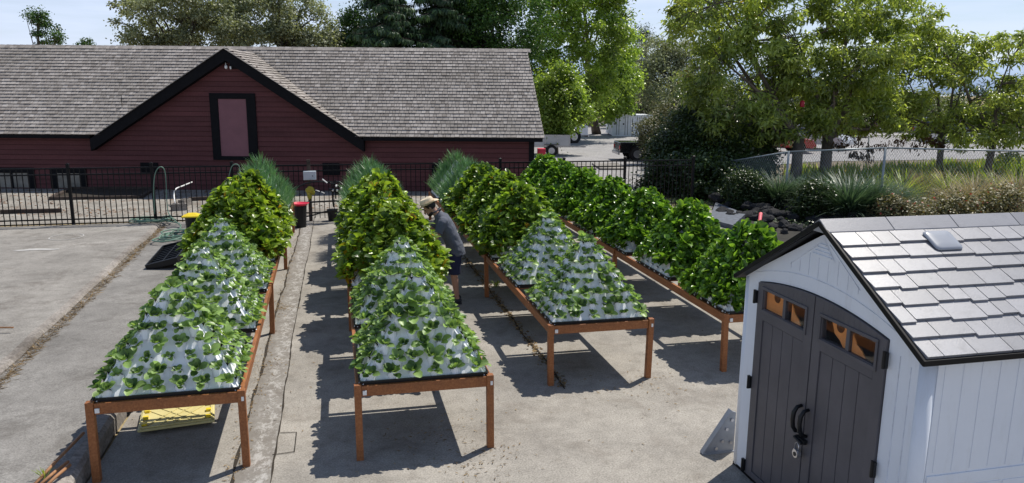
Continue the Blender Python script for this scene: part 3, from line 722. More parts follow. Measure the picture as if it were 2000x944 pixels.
# meter box, yellow bag, pipe rails, valves on the fence
x0 = G(605, 343, 1.25)[0]*1.0; gp = G(605, 378, 0.9)
m_grey = plain('grey_enclosure', (.52, .56, .60), .45, var=.08)
def atY(px, py, y): d = ray(px, py); return np.array([0, 0, HC])+d*(y/d[1])
pb = atY(605, 343, FY-.14)
mbx = thing('meter_box', 'pale grey electrical box on the black post by the gate', 'electrical box', (pb[0], FY-.14, pb[2]))
obj('housing', MB().box((-.16, -.05, -.115), (.16, .06, .115)), m_grey, mbx, bevel=.012)
obj('lid', MB().box((-.15, -.062, -.105), (.15, -.051, .105)), m_grey, mbx, bevel=.004)
obj('latch', MB().box((.06, -.068, -.02), (.085, -.0625, .005)), m_black, mbx)
m_yel = leaf_mat('yellow_plastic_bag', (.55, .5, .06), (.75, .70, .12), trans=.3, rough=.4, tint=(1, 1, .6))
pb = atY(606, 375, FY-.12); mb = MB(); mb.ball((pb[0]-.01, FY-.12, pb[2]+.05), .115, .07, .09, 14, 8); mb.ball((pb[0]-.02, FY-.12, pb[2]-.08), .06, .045, .13, 12, 8); mb.ball((pb[0]+.07, FY-.13, pb[2]-.02), .05, .04, .06, 10, 6)
v = np.array(mb.v); v += np.random.default_rng(1).normal(0, .008, v.shape); mb.v = v.tolist()
tag(obj('yellow_bag', mb, m_yel, smooth=True), 'crumpled yellow bag wrapped over the faucet below the grey box', 'bag')
st = atY(605, 380, FY-.08); mb = MB().box((st[0]-.045, FY-.075, 0), (st[0]+.045, FY-.04, 1.62))
tag(obj('utility_post', mb, m_oldwood), 'dark square post carrying the grey box beside the gate', 'post')
hose('black_hose', [atY(571, 372, FY-.4), atY(585, 364, FY-.35), atY(600, 358, FY-.3), atY(622, 355, FY-.3), atY(640, 357, FY-.3), atY(648, 362, FY-.3), atY(650, 392, FY-.3), atY(652, 405, FY-.3)], .022, m_black, 'black pipe arching from the table to the gate valves', 'pipe')
hose('black_pipe', [atY(572, 398, FY-.45), atY(610, 395, FY-.4), atY(652, 393, FY-.35), atY(662, 394, FY-.35)], .026, m_black, 'straight horizontal black pipe before the gate', 'pipe')
hose('drain_hose', [atY(592, 424, FY-.5), atY(610, 421, FY-.5), atY(630, 415, FY-.5), atY(650, 411, FY-.5)], .02, m_black, 'black hose curving low across the gate opening', 'hose')
m_steel = plain('galvanised_fittings', (.5, .5, .52), .3, .8)
vp = atY(655, 366, FY-.32); vt = thing('irrigation_valves', 'cluster of black and white irrigation valves beside the gate', 'valves', vp)
g = np.random.default_rng(8)
mb = MB(); mb2 = MB()
for k in range(9):
    c = np.array([g.uniform(-.12, .22), g.uniform(-.05, .05), g.uniform(-.2, .16)]); mb.tube([c-[.05, 0, 0], c+[.05, 0, 0]], .032, 8)
    if k % 2: mb2.tube([c+[0, -.05, .02], c+[0, -.01, .04]], .026, 8)
mb.tube([(-.3, 0, .16), (.2, 0, .12)], .015, 6).tube([(0, 0, -.3), (0, 0, .2)], .02, 6); mb2.tube([(-.32, -.03, .22), (-.25, -.03, .16), (-.2, -.03, .12)], .018, 6).tube([(-.5, -.02, -.06), (-.4, -.02, -.10)], .014, 6).tube([(-.36, -.02, -.11), (-.28, -.02, -.15)], .014, 6)
obj('valve_body', mb, m_black, vt); obj('valve_handle', mb2, m_pipe, vt)
bk = G(650, 425, 0)
def bucket(name, loc, r, h, mats, label, cat, lid=None):
    t_ = thing(name, label, cat, loc)
    obj('body', MB().lathe((0, 0, 0), [(r*.8, 0), (r*.97, h*.9), (r*1.04, h*.92), (r*1.04, h), (r*.95, h), (r*.93, h*.94)], 20), mats[0], t_, smooth=False)
    if lid: obj('lid', MB().lathe((0, 0, h+.001), [(r*1.1, 0), (r*1.1, .03), (r*.9, .06), (r*.3, .09)], 20), mats[1], t_)
    return t_
bucket('black_bucket', (bk[0], bk[1]-.5, 0), .14, .30, [m_black], 'small black bucket on the ground by the gate', 'bucket')
m_redp = plain('red_plastic', (.62, .03, .07), .4, var=.1); m_yelp = plain('yellow_plastic', (.80, .60, .03), .4, var=.08)
rb = atY(585, 397, 19.35)
rt = thing('red_tub', 'round red tub rim on a black bin at the end of the leftmost table', 'tub', (rb[0], 19.35, 0))
obj('bin_body', MB().lathe((0, 0, 0), [(.14, 0), (.17, rb[2]-.06)], 18), m_black, rt)
obj('tub_rim', MB().lathe((0, 0, rb[2]-.058), [(.16, 0), (.22, .05), (.235, .06), (.21, .065), (.15, .03)], 22), m_redp, rt)
yb = G(376, 461, .02)
ybk = thing('lidded_bin', 'black bin with bright yellow lid behind the leftmost table', 'bin', (yb[0]+.02, yb[1], ramp_z(yb[1])))
obj('body', MB().lathe((0, 0, 0), [(.13, 0), (.16, .44)], 4+14), m_black, ybk)
obj('lid', MB().box((-.20, -.17, .442), (.20, .17, .475)).add([(-.18, -.15, .476), (.18, -.15, .476), (.18, .15, .476), (-.18, .15, .476), (-.08, -.06, .53), (.08, -.06, .53), (.08, .06, .53), (-.08, .06, .53)], [(0, 1, 5, 4), (1, 2, 6, 5), (2, 3, 7, 6), (3, 0, 4, 7), (4, 5, 6, 7)]).box((.13, -.20, .35), (.20, -.168, .44)), m_yelp, ybk, bevel=.008)
# green hose coils
m_hose = plain('green_hose', (.14, .24, .18), .45, var=.15)
pts = []; g = np.random.default_rng(3); c1 = G(300, 436, .05); c2 = G(352, 464, .05)
for k in range(44):
    a = k*.8; rr = .38+.1*math.sin(k*.7)+g.normal(0, .04); pts.append((c1[0]+rr*1.15*math.cos(a), c1[1]+rr*.75*math.sin(a), .13+.012*(k % 5)))
pts.append((c1[0]+.7, c1[1]-.5, .1))
for k in range(50):
    a = k*.75+2; rr = .34+.09*math.sin(k*.9)+g.normal(0, .03); pts.append((c2[0]+rr*math.cos(a), c2[1]+rr*1.25*math.sin(a)+.02*k-.5, .10+.012*(k % 5)))
hose('garden_hose', pts, .016, m_hose, 'tangled pale green garden hose coiled on the slab by the fence', 'hose')
pa = [atY(302, 418, FY-.1), atY(300, 370, FY-.14), atY(303, 340, FY-.16), atY(311, 327, FY-.16), atY(320, 330, FY-.14), atY(324, 350, FY-.1), atY(326, 395, FY-.12), atY(331, 420, FY-.3), atY(352, 440, FY-1.0)]
hose('arched_hose', pa, .013, m_hose, 'pale green hose arched over the fence top beside a post', 'hose')
pa = [atY(447, 345, FY-.1), atY(452, 327, FY-.14), atY(459, 321, FY-.16), atY(467, 325, FY-.14), atY(470, 345, FY-.1)]
hose('grey_hose', pa, .012, m_hose, 'short grey hose loop over the fence behind the chard', 'hose')
# black ribbed tray leaning behind the leftmost table
tx = [G(276, 528, .1), G(333, 537, .1)]; 
bt = thing('ribbed_crate', 'black ribbed plastic crate lid tilted on the slab by the leftmost table', 'crate lid', (-3.45, 15.1, ramp_z(15)), .15)
mb = MB().box((-.42, -.75, 0), (.55, .75, .03))
for lo, hi in (((-.42, -.75, .03), (-.38, .75, .14)), ((.51, -.75, .03), (.55, .75, .14)), ((-.38, -.75, .03), (.51, -.71, .14)), ((-.38, .71, .03), (.51, .75, .14))): mb.box(lo, hi)
o = obj('crate_shell', mb, m_black, bt); 
mb = MB()
for k in range(9): mb.box((-.376, -.69+k*.16, .031), (.506, -.66+k*.16, .10))
mb.box((.05, -.70, .101), (.08, .70, .115))
o2 = obj('rib_grid', mb, m_black, bt)
bt.rotation_euler = (R(9), R(-14), R(-8)); bt.location.z += .12; bt.location.x += .22; bt.location.y += .25; bt.scale = (.62, .72, .8)
# yellow tote lid under the leftmost table
yl = thing('tote_top', 'pale yellow ribbed plastic tote lid on the ground under the leftmost table', 'lid', (-1.72, 7.95, 0.01), R(8))
m_yl = plain('faded_yellow_plastic', (.62, .54, .24), .45, var=.1)
obj('lid_panel', MB().box((-.36, -.28, .024), (.36, .28, .05)), m_yl, yl, bevel=.02)
mb = MB()
for k in range(-4, 5):
    for s in (-1, 1):
        a = np.array([k*.13-.17, -.22*s, .0]); b = np.array([k*.13+.17, .22*s, 0])
        if abs(a[0]) < .33 and abs(b[0]) < .33: mb.bar((a[0], a[1], .052), (b[0], b[1], .052), .014, .010)
for s in (-1, 1): mb.box((-.33, s*.24-.01, .0505), (.33, s*.24+.01, .062)); mb.box((s*.33-.01, -.22, .0505), (s*.33+.01, .22, .062))
obj('rib_pattern', mb, m_yl, yl)
mb = MB()
for s in (-1, 1):
    for k in range(3): mb.box((s*.30-.025, -.2+k*.17, .0505), (s*.30+.025, -.15+k*.17, .075))
obj('clip', mb, m_yelp, yl)
# sticks and small weed in the near left corner
m_stick = plain('bamboo_stick', (.34, .17, .08), .7, var=.3, scale=4)
for k, (a, b) in enumerate((((75, 950), (133, 902)), ((84, 955), (137, 908)), ((60, 955), (163, 846)))):
    A, B = G(*a, .23), G(*b, .24+.02*k)
    tag(obj('bamboo_stick', MB().tube([A, (A+B)/2+[0, 0, .006], B], .014, 7), m_stick, smooth=True), ['thin brown stick at bottom left, left of the bundle', 'thin brown stick at bottom left, right of the bundle', 'long brown stick leaning along the slab edge beside the table leg'][k], 'stick', 'sticks on the slab edge')
A, B = G(-6, 640, .28), G(26, 640, .28)
tag(obj('twig', MB().tube([A, B], .012, 6), m_stick), 'thin twig lying on the old slab at the left edge', 'twig')
# ------------------------------------------------------------------ storage shed
SX, SYL, SYR, SYM, SL = 3.5, 5.86, 3.72, 4.80, 2.9
m_shw = NT('white_shed_plastic'); t = m_shw
cc = t.ramp(t.noise(1.4, 5), [(.3, (.69, .735, .81)), (.7, (.76, .80, .86))]); cc = t.mix(t.ramp(t.noise(7, 8, .75, stretch=(1.2, 1.2, .25)), [(.52, (0, 0, 0)), (.78, (.4, .4, .4))]), cc, (.52, .53, .53)); t.bump(t.noise(60, 3, .7, stretch=(1, 1, .15)), .2, .004)
m_shw = t.set(cc, .5, 0, .35)
t = NT('charcoal_door_plastic'); cc = t.ramp(t.noise(3, 5), [(.3, (.082, .079, .089)), (.7, (.112, .107, .12))]); t.bump(t.noise(30, 4, .7, stretch=(1, 1, .08)), .25, .004)
m_door = t.set(cc, .5, 0, .35)
t = NT('grey_roof_plastic'); cc = t.ramp(t.attr('rnd'), [(0, (.23, .23, .245)), (1, (.33, .33, .35))]); cc = t.mix(t.ramp(t.noise(9, 8, .75), [(.5, (0, 0, 0)), (.75, (.5, .5, .5))]), cc, (.14, .138, .142)); t.bump(t.noise(90, 3, .7), .35, .003)
m_rf = t.set(cc, .36, 0, .6)
shed = thing('storage_shed', 'white plastic garden shed with charcoal double doors and grey shingle roof', 'shed', (SX+1.4, SYM, 0))
def yz(poly, x0, x1, mb, m=0): return mb.prism(poly, 'x', x0, x1, m)
ZW = 1.83; ZG = 2.40
# front wall with arched opening: built of strips around the door
DL, DR_, DM = 5.635, 4.05, 4.842
def arch(y): return 1.815+.092*(1-((y-DM)/((DL-DR_)/2))**2)
def gab(y): return ZW-.01+(ZG-ZW)*(1-abs(y-SYM)/(SYL-SYM)) if abs(y-SYM) < 1.07 else ZW-.01
mb = MB()
N_ = 24; ys = [DR_+(DL-DR_)*i/N_ for i in range(N_+1)]
poly = [(SYR+.04, .03), (DR_, .03), (DR_, arch(DR_))]+[(y, arch(y)) for y in ys[1:-1]]+[(DL, arch(DL)), (DL, .03), (SYL, .03), (SYL, ZW), (SYM, ZG), (SYR+.04, ZW)]
mb2 = MB()
def strip(y0, y1, zl, zh):
    a, b = zl(y0), zl(y1); c, d = zh(y1), zh(y0)
    mb.add([(SX, y0, a), (SX, y1, b), (SX, y1, c), (SX, y0, d), (SX+.05, y0, a), (SX+.05, y1, b), (SX+.05, y1, c), (SX+.05, y0, d)], [(0, 1, 2, 3), (4, 7, 6, 5), (0, 4, 5, 1), (1, 5, 6, 2), (3, 2, 6, 7), (0, 3, 7, 4)])
zf = lambda v: (lambda y: v)
strip(SYR+.02, DR_, zf(.03), gab)
for a, b in zip(ys[:-1], ys[1:]):
    strip(a, b, arch, gab)
strip(DL, SYL, zf(.03), gab)
fw = obj('front_wall', mb, m_shw, shed, world=True)
# shallow groove lines and trims on the front
mb = MB()
for (a, b) in (((SYR+.12, .3), (SYR+.12, 1.70)), ((SYR+.22, .3), (SYR+.22, 1.74)),):
    mb.bar((SX-.0015, *a), (SX-.0015, *b), .006, .004)
ya = np.linspace(DR_-.06, DL+.08, 26)
for a, b in zip(ya[:-1], ya[1:]): mb.bar((SX-.0015, a, arch(a)+.08+.03*(1-((a-DM)/.85)**2)), (SX-.0015, b, arch(b)+.08+.03*(1-((b-DM)/.85)**2)), .006, .005)
for s in (-1, 1): mb.bar((SX-.0015, SYM+s*.42, 2.06), (SX-.0015, SYM+s*.05, 2.31), .006, .004)
for y in np.arange(SYM-.4, SYM+.45, .115): mb.bar((SX-.0013, y, 2.03), (SX-.0013, y, gab(y)-.09), .004, .003)
obj('seam_line', mb, plain('shadow_seam', (.63, .67, .74), .6), fw).location = -np.array(shed.location)
mb = MB()
for k in range(4): w = .115-.026*k; z = 2.205+.028*k; mb.box((SX-.012, SYM+.02-w, z), (SX-.001, SYM+.02+w, z+.012))
mb.add([(SX-.004, SYM+.02-.15, 2.19), (SX-.004, SYM+.02+.15, 2.19), (SX-.004, SYM+.02, 2.345)], [(0, 1, 2)])
obj('gable_vent', mb, m_shw, shed, world=True)
# corner posts (rounded), side walls, base
for y in (SYR+.035, SYL-.03):
    obj('corner_post', MB().tube([(SX+.045, y, .02), (SX+.045, y, ZW-.02)], .052, 14), m_shw, shed, world=True, smooth=True)
for (y, s) in ((SYR, -1), (SYL, 1)):
    mb = MB(); th = .03; y0, y1 = sorted((y+s*-.03, y+s*-.002)); mb.box((SX+.09, y0, .03), (SX+SL, y1, ZW-.02))
    x = SX+.14; k = 0
    while x < SX+SL-.1:
        yy0, yy1 = sorted((y-s*.0025, y+s*.002))
        mb.box((x, yy0, 1.02), (x+.128, yy1, 1.76)); x += .140; k += 1
    yy0, yy1 = sorted((y-s*.0025, y+s*.006)); mb.box((SX+.10, yy0, .93), (SX+SL, yy1, 1.0))
    x = SX+.14
    while x < SX+SL-.1:
        yy0, yy1 = sorted((y-s*.0025, y+s*.002)); mb.box((x, yy0, .10), (x+.268, yy1, .91)); x += .28
    obj('side_wall', mb, m_shw, shed, world=True, bevel=.003)
obj('rear_wall', MB().prism([(SYR+.03, .03), (SYL-.03, .03), (SYL-.03, ZW), (SYM, ZG), (SYR+.03, ZW)], 'x', SX+SL-.03, SX+SL), m_shw, shed, world=True)
obj('base', MB().box((SX+.0, SYR-.01, 0), (SX+SL, SYL+.01, .028)), m_iron, shed, world=True)
# doors
def door(y0, y1, lab):
    """y0 hinge side, y1 split side"""
    a, b = min(y0, y1)+.006, max(y0, y1)-.006
    wy0, wy1 = a+.10, b-.10; wz0, wz1 = 1.60, 1.76
    mb = MB()
    def st(p, q, zl, zh, x0=SX-.012, x1=SX+.03):
        mb.add([(x0, p, zl(p)), (x0, q, zl(q)), (x0, q, zh(q)), (x0, p, zh(p)), (x1, p, zl(p)), (x1, q, zl(q)), (x1, q, zh(q)), (x1, p, zh(p))], [(0, 1, 2, 3), (4, 7, 6, 5), (0, 4, 5, 1), (1, 5, 6, 2), (3, 2, 6, 7), (0, 3, 7, 4)])
    tp = lambda y: arch(y)-.008
    st(a, wy0, zf(.04), tp, SX-.018); st(wy1, b, zf(.04), tp, SX-.018)
    M_ = 10
    for i in range(M_):
        p, q = wy0+(wy1-wy0)*i/M_, wy0+(wy1-wy0)*(i+1)/M_; st(p, q, zf(wz1), tp, SX-.018)
    mid = (wy0+wy1)/2
    st(mid-.018, mid+.018, zf(wz0), zf(wz1), SX-.014)
    st(wy0, wy1, zf(1.50), zf(wz0), SX-.018)
    n = 4; w = (wy1-wy0)/n
    for i in range(n): st(wy0+w*i+.003, wy0+w*(i+1)-.003, zf(.10), zf(1.494), SX-.008)
    st(wy0, wy1, zf(.10), zf(1.494), SX+.0, SX+.02); st(wy0, wy1, zf(.04), zf(.097), SX-.018)
    d = obj('door', mb, m_door, shed, world=True, bevel=.003)
    off = -np.array(shed.location)
    mb = MB()   # window surround
    for lo, hi in (((wy0-.03, wz0-.035), (wy1+.03, wz0-.006)), ((wy0-.03, wz1+.006), (wy1+.03, wz1+.03)), ((wy0-.03, wz0-.006), (wy0-.006, wz1+.006)), ((wy1+.006, wz0-.006), (wy1+.03, wz1+.006))):
        mb.box((SX-.028, lo[0], lo[1]), (SX-.0185, hi[0], hi[1]))
    obj('window_surround', mb, m_door, d, bevel=.003).location = off
    for (p, q) in ((wy0+.001, mid-.019), (mid+.019, wy1-.001)):
        obj('pane', MB().box((SX-.004, p, wz0+.001), (SX+.001, q, wz1-.001)), m_glass, d).location = off
    for z in (1.68, .90, .11):
        yh = y0; s = 1 if y0 > y1 else -1
        obj('hinge', MB().box((SX-.04, min(yh-.012, yh+s*.028), z-.055), (SX-.019, max(yh-.012, yh+s*.028), z+.055)).tube([(SX-.04, yh+s*.008, z-.06), (SX-.04, yh+s*.008, z+.06)], .011, 8), m_black, d).location = off
    s = 1 if y0 > y1 else -1
    yh = y1+s*.045; pts = [(SX-.02, yh, 1.00), (SX-.06, yh, .99), (SX-.085, yh, .95), (SX-.092, yh, .89), (SX-.085, yh, .83), (SX-.06, yh, .79), (SX-.02, yh, .78)]
    obj('handle', MB().tube(pts, [.013, .016, .018, .018, .018, .016, .013], 10), m_black, d, smooth=True).location = off
    return d
t = NT('shed_window_pane'); t.n.remove(t.p)
tr = t.new('ShaderNodeBsdfTransparent'); tr.inputs[0].default_value = (.92, .92, .92, 1); gl = t.new('ShaderNodeBsdfGlossy'); gl.inputs['Roughness'].default_value = .03
mx = t.new('ShaderNodeMixShader'); mx.inputs[0].default_value = .07; t.l.new(tr.outputs[0], mx.inputs[1]); t.l.new(gl.outputs[0], mx.inputs[2]); t.l.new(mx.outputs[0], t.out.inputs[0])
m_glass = t.mat
door(DL, DM, ''); door(DR_, DM, '')
# padlock and hasp
pl = thing('padlock', 'small silver and black padlock hanging from the shed door hasp', 'padlock', (SX-.06, DM-.01, .70))
obj('hasp', MB().box((.0, -.06, .02), (.035, .06, .055)).tube([(-.01, -.05, .03), (-.01, .05, .045)], .012, 8), m_black, pl, bevel=.003)
obj('shackle', MB().tube([(-.01, -.022, -.05), (-.01, -.022, 0), (-.01, 0, .02), (-.01, .022, 0), (-.01, .022, -.05)], .005, 8), m_steel, pl, smooth=True)
obj('lock_body', MB().tube([(-.026, 0, -.075), (.008, 0, -.075)], .034, 16).box((-.02, -.03, -.075), (.004, .03, -.045)), m_steel, pl)
obj('keyhole_cover', MB().tube([(-.030, 0, -.078), (-.0262, 0, -.078)], .017, 14), m_black, pl)
# orange panels stored inside, seen through the panes
m_orange = plain('orange_board', (.95, .38, .12), .5, var=.1)
t_ = thing('stored_board', 'orange board with round cut-outs standing inside the shed behind the door windows', 'board', (SX+.012, DM, 0), 0)
SH = [([(5.53, 1.59), (5.22, 1.59), (5.245, 1.64), (5.25, 1.69), (5.22, 1.77), (5.53, 1.77)], (5.375, 1.735)), ([(5.168, 1.59), (5.03, 1.59), (5.07, 1.64), (5.13, 1.68), (5.168, 1.74)], None),
      ([(4.67, 1.77), (4.468, 1.77), (4.468, 1.59), (4.52, 1.60), (4.56, 1.64), (4.62, 1.67)], (4.56, 1.74)), ([(4.425, 1.59), (4.27, 1.59), (4.32, 1.64), (4.38, 1.67), (4.425, 1.73)], None)]
for poly_, hole in SH:
    b_ = obj('cut_panel', MB().prism([(p[0]-DM, p[1]) for p in poly_], 'x', 0, .01), m_orange, t_)
    if hole: obj('round_hole', MB().tube([(-.004, hole[0]-DM, hole[1]), (-.0005, hole[0]-DM, hole[1])], .042, 18), m_soil, b_)
# roof
RX0 = SX-.075; RX1 = SX+SL+.1; RZ = 2.475; EZ = 1.815; EYR, EYL = 3.655, 5.905
for s, ye in ((-1, EYR), (1, EYL)):
    dv = np.array([0, SYM-.02-ye, RZ-EZ]); L = np.linalg.norm(dv); dv = dv/L; nn = np.array([0, s*(RZ-EZ), abs(SYM-ye)])/L; nn /= np.linalg.norm(nn)
    def Ps(u, v, ye=ye, dv=dv): return np.array([u, ye, EZ])+dv*v
    mb = MB(); random.seed(21)
    nr = 8; c = (L-.13)/nr
    for j in range(nr):
        u = RX0+.012; first = True
        while u < RX1-.02:
            w = random.choice([.13, .15, .24, .27, .30]) if not first else random.choice([.12, .2]); first = False
            e = min(u+w, RX1-.012); v0 = j*c+random.choice([0, 0, .012, .022]); 
            if j == 0: v0 = .012
            q = [Ps(u+.003, v0), Ps(e-.003, v0), Ps(e-.003, (j+1)*c+.02), Ps(u+.003, (j+1)*c+.02)]
            th = .022
            mb.add([q[0]+nn*th, q[1]+nn*th, q[2]+nn*.004, q[3]+nn*.004, q[0]-nn*.002, q[1]-nn*.002, q[2]-nn*.002, q[3]-nn*.002], [(0, 1, 2, 3), (4, 5, 1, 0), (4, 0, 3, 7), (1, 5, 6, 2)])
            u = e
    sh = obj('roof_panel', mb, m_rf, shed, world=True, bevel=0)
    mb = MB(); q = [Ps(RX0, 0), Ps(RX1, 0), Ps(RX1, L), Ps(RX0, L)]
    mb.add([x-nn*.003 for x in q]+[x-nn*.03 for x in q], [(0, 1, 2, 3), (7, 6, 5, 4), (0, 4, 5, 1), (1, 5, 6, 2), (2, 6, 7, 3), (3, 7, 4, 0)])
    obj('roof_deck', mb, m_iron, sh).location = -np.array(shed.location)
    mb = MB()   # dark edge trim: front rake and eave
    mb.bar(Ps(RX0-.008, -.006)-nn*.012, Ps(RX0-.008, L)-nn*.006, .020, .038); mb.bar(Ps(RX0-.02, -.010)-nn*.010, Ps(RX1, -.010)-nn*.004, .020, .038)
    obj('roof_trim', mb, m_iron, sh, bevel=.004).location = -np.array(shed.location)
mb = MB()
for k in range(6):
    a = RX0-.012+k*.56; b = min(a+.554, RX1+.01)
    mb.add([(a, SYM-.13, RZ-.052), (b, SYM-.13, RZ-.052), (b, SYM-.02, RZ+.026), (a, SYM-.02, RZ+.026), (b, SYM+.09, RZ-.052), (a, SYM+.09, RZ-.052),
            (a, SYM-.13, RZ-.07), (b, SYM-.13, RZ-.07), (b, SYM+.09, RZ-.07), (a, SYM+.09, RZ-.07)], [(0, 1, 2, 3), (3, 2, 4, 5), (6, 7, 1, 0), (5, 4, 8, 9), (0, 3, 5, 9, 6), (1, 7, 8, 4, 2)])
obj('ridge_cap', mb, m_rf, shed, world=True, bevel=.003)
dv = unit(np.array([0, SYM-.02-EYR, RZ-EZ])); nn = np.array([0, -(RZ-EZ), SYM-EYR]); nn = unit(nn)
c0 = G(1782, 478, 2.27); c0 = np.array([c0[0], EYR, EZ])+dv*1.03+nn*.025
mb = MB(); ax = np.array([1., 0, 0])
def rr(w, h, r, n=4):
    P_ = []
    for cx, cy, a0 in ((w-r, h-r, 0), (-w+r, h-r, 90), (-w+r, -h+r, 180), (w-r, -h+r, 270)):
        for k in range(n+1): a = R(a0+90*k/n); P_.append((cx+r*math.cos(a), cy+r*math.sin(a)))
    return P_
lay = [(1.0, 0), (.96, .010), (.8, .015), (.4, .018)]; vs = []
base = rr(.115, .10, .03); n_ = len(base)
for s_c, h_ in lay: vs += [c0+ax*p[0]*s_c+dv*p[1]*s_c+nn*h_ for p in base]
fs = [(i*n_+k, i*n_+(k+1) % n_, (i+1)*n_+(k+1) % n_, (i+1)*n_+k) for i in range(3) for k in range(n_)]+[tuple(range(3*n_, 4*n_))]
mb.add(vs, fs); obj('skylight', mb, plain('milky_skylight', (.34, .36, .40), .25, var=.03), shed, world=True, smooth=True)
# triangular bolted bracket at the rear left of the shed front
br = thing('anchor_bracket', 'grey triangular bolted bracket standing on the ground left of the white shed', 'bracket', (3.3, 6.10, 0))
m_bracket = plain('brushed_plate', (.30, .32, .36), .4, .3, var=.1)
obj('plate', MB().prism([(.02, 0), (.33, 0), (.33, .40), (.28, .42)], 'y', -.012, .012), m_bracket, br, bevel=.003)
mb = MB().bar((.0, -.0, .012), (.275, -.0, .43), .06, .012); mb.box((0, -.03, 0), (.33, .03, .012)); obj('flange', mb, m_bracket, br)
for (x, z) in ((.20, .12), (.24, .24), (.29, .33), (.14, .05), (.29, .10)):
    obj('bolt', MB().tube([(x, -.026, z), (x, -.0125, z)], .017, 6), m_steel, br)
# ------------------------------------------------------------------ chain link fences
def chain_fence(name, label, pts, hs, spacing=.075, rw=.0032, seg_post=True, colr=(.30, .34, .36)):
    t_ = thing(name, label, 'fence', (pts[0][0], pts[0][1], 0))
    mt = plain(name+'_galvanised', colr, .45, .4, var=.15)
    for p, h in zip(pts, hs):
        ps = obj('post', MB().tube([(p[0], p[1], 0), (p[0], p[1], h)], .034, 10), mt, t_, world=True, smooth=True)
    for a, b, ha, hb in zip(pts[:-1], pts[1:], hs[:-1], hs[1:]):
        a, b = np.array(a), np.array(b); L = np.linalg.norm(b-a); d = (b-a)/L
        h0, h1 = (ha-.04, hb-.04)
        mb = MB(); hh = max(h0, h1)
        for s in (1, -1):
            u = -hh*.62
            while u < L+hh*.62:
                # wire from (u, 0) to (u+s*hh*.62, hh)
                p0 = np.array([u if s > 0 else u, .03]); p1 = np.array([u+s*hh*.62, hh])
                lo_t, hi_t = 0, 1
                dx = p1[0]-p0[0]
                ts = sorted(((0-p0[0])/dx, (L-p0[0])/dx)); lo_t = max(0, ts[0]); hi_t = min(1, ts[1])
                # clip to the sloping top
                f = lambda q: (h0+(h1-h0)*(p0[0]+dx*q)/L)-(p0[1]+(p1[1]-p0[1])*q)
                if hi_t > lo_t:
                    if f(hi_t) < 0 and f(lo_t) > 0: hi_t = lo_t+(hi_t-lo_t)*f(lo_t)/(f(lo_t)-f(hi_t))
                    if f(lo_t) > 0 and hi_t-lo_t > .01:
                        A = p0+(p1-p0)*lo_t; B = p0+(p1-p0)*hi_t
                        mb.tube([(*(a+d*A[0]), A[1]), (*(a+d*B[0]), B[1])], rw, 3, cap=False)
                u += spacing
        m_ = obj('wire_mesh', mb, mt, t_, world=True)
        obj('top_rail', MB().tube([(*a, h0+.02), (*b, h1+.02)], .022, 8), mt, t_, world=True, smooth=True)
    return t_
cA, cB, cC = G(1402, 385)[:2], G(1532, 405)[:2], G(1716, 420)[:2]; cD = cC+(cC-cB)*1.35+np.array([.3, 0])
chain_fence('chain_link_fence', 'near grey chain link fence with round posts between the yard and the shrubs', [tuple(cA), tuple(cB), tuple(cC), tuple(cD)], [1.15, 1.70, 1.93, 1.98])
e0, e1, e2, e3 = D(1558, 325, 33)[:2], D(1692, 322, 34)[:2], D(1840, 315, 35)[:2], D(2010, 305, 36)[:2]
chain_fence('chain_link_fence', 'far low chain link fence along the edge of the car park behind the trees', [tuple(e0), tuple(e1), tuple(e2), tuple(e3)], [1.5, 1.56, 1.62, 1.6], .11, .004, colr=(.45, .46, .46))
# rough stones along the foot of the fence, slab and pink marker
g = np.random.default_rng(12)
m_rock = plain('dark_rock', (.04, .04, .042), .95, var=.7, scale=9, bump=1.0, spec=.15)
K = 0
LAB = 'dark rough stone in the low rock edge below the chain link fence'
rock_data = []
sheet('rock_shade_sheet', [tuple(G(*q_)[:2]) for q_ in ((1398, 384), (1535, 402), (1720, 418), (1990, 425), (1990, 480), (1500, 480), (1440, 440), (1390, 410))], .008, concrete('rock_shade_dark', (.02, .02, .018), (.05, .046, .038), stain=(.012, .02, .008), st=.8, grain=14))  # dark sheet: the rock wall's shade put into the ground colour
for k in range(6):
    bm = bmesh.new(); bmesh.ops.create_icosphere(bm, subdivisions=2, radius=1)
    ph = g.uniform(0, 6, 3)
    for v in bm.verts: v.co *= 1+.18*math.sin(3*v.co.x+ph[0])+.14*math.sin(4*v.co.y+ph[1])+.1*math.sin(5*v.co.z+ph[2])
    me = bpy.data.meshes.new('rock'); bm.to_mesh(me); bm.free(); me.materials.append(m_rock); me.attributes.new('rnd', 'FLOAT', 'POINT'); rock_data.append(me)
for k in range(110):
    s = g.uniform(0, 1.0); px = 1400+s*400+g.normal(0, 5); row = g.integers(0, 3); P_ = G(px, 398+ s*38+row*9+g.normal(0, 3), 0)
    o = bpy.data.objects.new('rock', rock_data[k % 6]); col.objects.link(o); o.location = (P_[0], P_[1], .06+.08*(2-row)); q = g.uniform(.10, .24)
    o.scale = (q*1.3, q, q*.7); o.rotation_euler = (g.uniform(-.3, .3), g.uniform(-.3, .3), g.uniform(0, 6))
    tag(o, LAB, 'rock', 'stones below the chain link fence')
for k in range(36):
    row = k % 4; P_ = G(1478+g.uniform(0, 200), 452-row*8+g.normal(0, 3), 0)
    o = bpy.data.objects.new('rock', rock_data[k % 6]); col.objects.link(o); o.location = (P_[0], P_[1], .05+.04*row); q = g.uniform(.08, .17)
    o.scale = (q*1.3, q, q*.8); o.rotation_euler = (g.uniform(-.3, .3), g.uniform(-.3, .3), g.uniform(0, 6)); tag(o, LAB, 'rock', 'stones below the chain link fence')
q = [G(1398, 395, .12), G(1456, 418, .12), G(1432, 440, .12), G(1385, 428, .12)]
